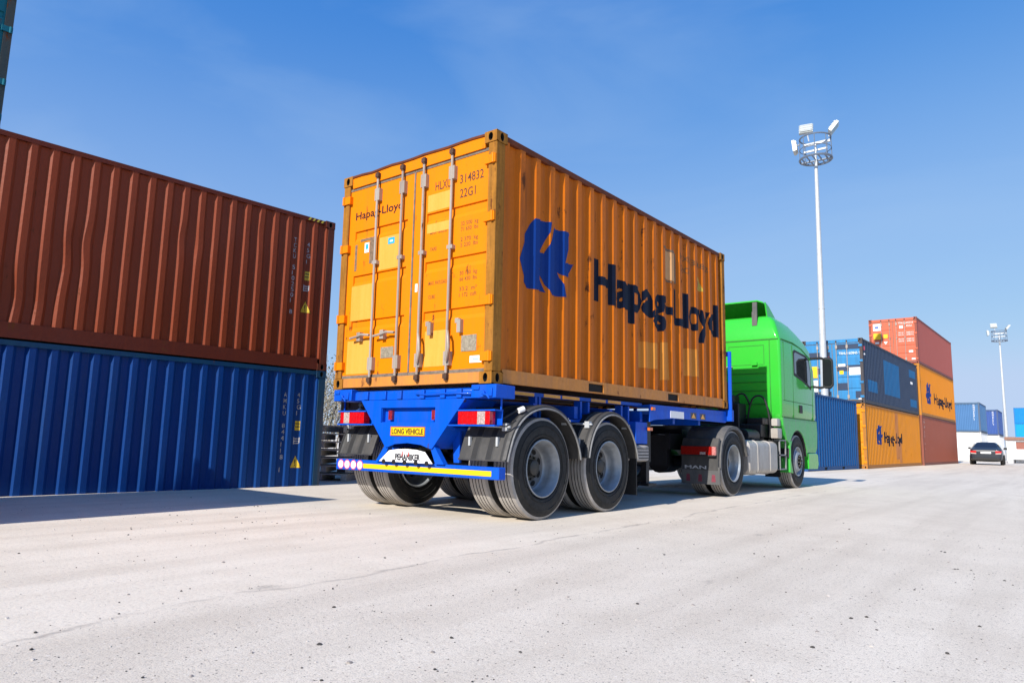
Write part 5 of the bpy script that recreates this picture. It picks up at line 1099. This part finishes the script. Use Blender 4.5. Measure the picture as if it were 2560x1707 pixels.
# ------------------------------------------------------------------ parked car
def car(loc, rz):
    t = thing('parked_car', 'dark sedan with white number plate parked by the white containers', 'car', loc, rz)
    # body loft along y (rear at y=0); each section: half-width, sill z, belt z, roof z (None = no cabin)
    secs = [(0.0, 0.74, 0.30, 0.88, 0.88, 0.60), (0.06, 0.82, 0.24, 0.98, 0.98, 0.66), (0.35, 0.86, 0.20, 1.0, 1.02, 0.66), (0.62, 0.875, 0.19, 0.98, 1.05, 0.64), (1.25, 0.88, 0.19, 0.95, 1.41, 0.54), (1.9, 0.88, 0.19, 0.94, 1.45, 0.55), (2.5, 0.88, 0.19, 0.93, 1.40, 0.54), (3.2, 0.87, 0.19, 0.92, 0.98, 0.64), (3.9, 0.85, 0.2, 0.82, 0.86, 0.62), (4.3, 0.78, 0.24, 0.70, 0.72, 0.56), (4.42, 0.68, 0.3, 0.6, 0.6, 0.5)]
    mb = MB(); K = 14; vs = []
    for y, hw, zs, zb_, zr, rw in secs:
        half = [(hw*0.86, zs), (hw*0.97, zs+0.1), (hw, (zs+zb_)/2), (hw*0.985, zb_-0.1), (hw*0.95, zb_), (rw+(hw*0.95-rw)*0.08, zr-0.04 if zr > zb_+0.1 else zr-0.005), (rw*0.8, zr)]
        vs += [(-a, y, z) for a, z in reversed(half)][::-1][::-1] + [(a, y, z) for a, z in half] if False else [(a, y, z) for a, z in half]+[(-a, y, z) for a, z in reversed(half)]
    mb.add(vs, [(j*K+i, j*K+(i+1) % K, (j+1)*K+(i+1) % K, (j+1)*K+i) for j in range(len(secs)-1) for i in range(K)]+[tuple(range(K)), tuple(range((len(secs)-1)*K, len(secs)*K))], 0, True)
    body = mb.build('body', M['carpaint'], t, ang=0.9)
    md = body.modifiers.new('sub', 'SUBSURF'); md.levels = 1; md.render_levels = 2
    mb = MB(); mb.add([(-0.60, 0.66, 1.06), (0.60, 0.66, 1.06), (0.49, 1.17, 1.375), (-0.49, 1.17, 1.375)], [(0, 1, 2, 3)]); mb.v = [(x_, y_-0.045, z_+0.022) for x_, y_, z_ in mb.v]; mb.build('rear_window', M['glass'], t)
    for sg in (1, -1):
        mb = MB(); mb.add([(sg*0.845, 0.95, 0.98), (sg*0.845, 2.9, 0.97), (sg*0.62, 2.4, 1.36), (sg*0.62, 1.3, 1.36)], [(0, 1, 2, 3)]); mb.v = [(x_+sg*0.02, y_, z_) for x_, y_, z_ in mb.v]; mb.build('side_window', M['glass'], t)
        mb = MB(); mb.prism([(sg*0.50, 0.74), (sg*0.80, 0.76), (sg*0.83, 0.86), (sg*0.50, 0.87)], 'y', -0.015, 0.10); mb.prism([(sg*0.50, 0.66), (sg*0.78, 0.68), (sg*0.80, 0.755), (sg*0.50, 0.735)], 'y', -0.012, 0.1, 1); mb.build('tail_light', [M['redlens'], M['clearlens']], t)
        mb = MB(); mb.box((sg*0.97-0.09, 2.62, 0.97), (sg*0.97+0.09, 2.72, 1.10)); mb.tube([(sg*0.85, 2.7, 0.98), (sg*0.95, 2.68, 1.0)], 0.03, 6); mb.build('wing_mirror', M['black'], t, 0.02)
        for yy in (0.85, 3.55):
            w = MB(); w.lathe([(-0.10, 0.19), (-0.10, 0.30), (-0.07, 0.32), (0.07, 0.32), (0.10, 0.30), (0.10, 0.19)], (sg*0.80, yy, 0.32), 28, [0]*5); w.lathe([(0.09, 0.20), (0.06, 0.17), (0.085, 0.06), (0.085, 0.001)], (sg*0.80, yy, 0.32), 24, [1]*3, sgn=sg); w.build('wheel', [M['tyre'], M['rim']], t)
    mb = MB(); mb.box((-0.27, -0.028, 0.70), (0.27, -0.012, 0.81)); mb.build('number_plate', M['white'], t)
    mb = MB(); mb.prism([(-0.70, 0.30), (0.70, 0.30), (0.74, 0.44), (-0.74, 0.44)], 'y', -0.05, 0.1); mb.build('bumper', M['black'], t, 0.02)
    mb = MB(); put_text(mb, '...', (-0.3, 0.84, 1.2), (1, 0, 0), (0, 0.85, 0.53), height=0.06) if False else None
    return t
car((2.71, 47.9, 0), R(2.2))

# ------------------------------------------------------------------ small hut and white tank behind the car
t = thing('site_hut', 'small white hut with flat brown roof at the right edge', 'hut', (3.05, 62, 0))
mb = MB(); mb.box((0, 0, 0), (0.16, 2.5, 1.75)); mb.box((0.16, 0, 0), (0.56, 0.12, 1.75)); mb.box((0.56, 0, 0), (1.3, 0.12, 1.05)); mb.box((0.56, 0, 1.65), (1.3, 0.12, 1.75)); mb.box((1.14, 0.12, 0), (1.3, 2.5, 1.75)); mb.build('wall', M['whitewall'], t)
MB().box((-0.15, -0.15, 1.76), (1.45, 2.6, 2.0)).build('roof', plain('brown_roof', (0.26, 0.14, 0.10), 0.8), t, 0.01)
MB().box((0.56, 0.10, 1.05), (1.135, 0.114, 1.645)).build('window', plain('brown_shutter', (0.28, 0.10, 0.07), 0.7), t)
t = thing('white_chest', 'white box on low feet standing in front of the hut', 'storage box', (3.42, 61.2, 0))
MB().box((0, 0, 0.28), (0.78, 0.6, 0.98)).build('body', M['whitewall'], t, 0.03); MB().box((-0.02, -0.02, 0.985), (0.80, 0.62, 1.06)).build('lid', M['whitewall'], t, 0.01)
for x_ in (0.06, 0.66):
    for y_ in (0.05, 0.5): MB().box((x_, y_, 0), (x_+0.06, y_+0.06, 0.279)).build('leg', M['black'], t)

# ------------------------------------------------------------------ shrub and timber in the gap beside the navy stack
def shrub(name, label, loc, h, w, seed, leaves=900, cat='shrub', group=None):
    rnd = random.Random(seed); t = thing(name, label, cat, loc, 0, group)
    mb = MB(); tips = []
    def br(p, d, l, r, lv):
        pts = [p]; 
        for i in range(4):
            d = (d+Vector((rnd.gauss(0, .16), rnd.gauss(0, .16), rnd.gauss(0.04, .1)))).normalized(); pts.append(pts[-1]+d*l/4)
        mb.tube(pts, r, 5)
        tips.append((pts[-1], d)); tips.append((pts[2], d))
        if lv > 0:
            for _ in range(4 if lv > 1 else 5):
                k = rnd.randint(1, 4); br(pts[k], (d+Vector((rnd.gauss(0, .6), rnd.gauss(0, .6), rnd.gauss(0.15, .35)))).normalized(), l*rnd.uniform(.5, .75), r*0.5, lv-1)
    for _ in range(6): br(Vector((rnd.gauss(0, w*0.12), rnd.gauss(0, w*.12), -0.02)), Vector((rnd.gauss(0, .35), rnd.gauss(0, .35), 1)).normalized(), h*rnd.uniform(.45, .7), 0.03, 2)
    mb.build('branch', M['bark'], t)
    lf = MB()
    for _ in range(leaves):
        p, d = rnd.choice(tips); p = p+Vector((rnd.gauss(0, .14), rnd.gauss(0, .14), rnd.gauss(0, .14)))
        a = Vector((rnd.gauss(0, 1), rnd.gauss(0, 1), rnd.gauss(0, 1))).normalized(); b = a.orthogonal().normalized(); s = rnd.uniform(.025, .06)
        lf.add([p-a*s, p+b*s*0.5, p+a*s, p-b*s*0.5], [(0, 1, 2, 3)])
    lf.build('foliage', M['leafdry'], t)
    return t
shrub('dry_shrub', 'dry grey shrub seen in the gap between the navy stack and the trailer', (-14.2, 10.55, 0), 4.2, 2.2, 5, 1600, group='dry shrubs')
shrub('dry_shrub', 'bushier olive shrub further back in the gap behind the navy stack', (-17.5, 13.3, 0), 4.6, 2.6, 8, 2600, group='dry shrubs')
WHICH = ('lowest', 'second', 'third', 'fourth', 'fifth', 'sixth', 'topmost')
for k in range(7):
    z = 0.005+k*0.145; mb = MB()
    for x_ in (-0.5, -0.05, 0.40): mb.box((x_, -0.4, 0), (x_+0.1, 0.4, 0.1))
    for i in range(6): mb.box((-0.51, -0.4+i*0.142, 0.1015), (0.51, -0.4+i*0.142+0.09, 0.122))
    o = mb.build('timber_pallet', M['wood']); o.location = (-4.15+0.03*math.sin(k*2.1), 3.12+0.03*math.sin(k*1.3), z); o.rotation_euler = (0, 0, R(35+4*math.sin(k*1.7)))
    tag(o, '%s weathered timber pallet %s beside the navy container' % (WHICH[k], 'of the stack' if k else 'on the ground under the stack'), 'pallet', 'stacked timber pallets')
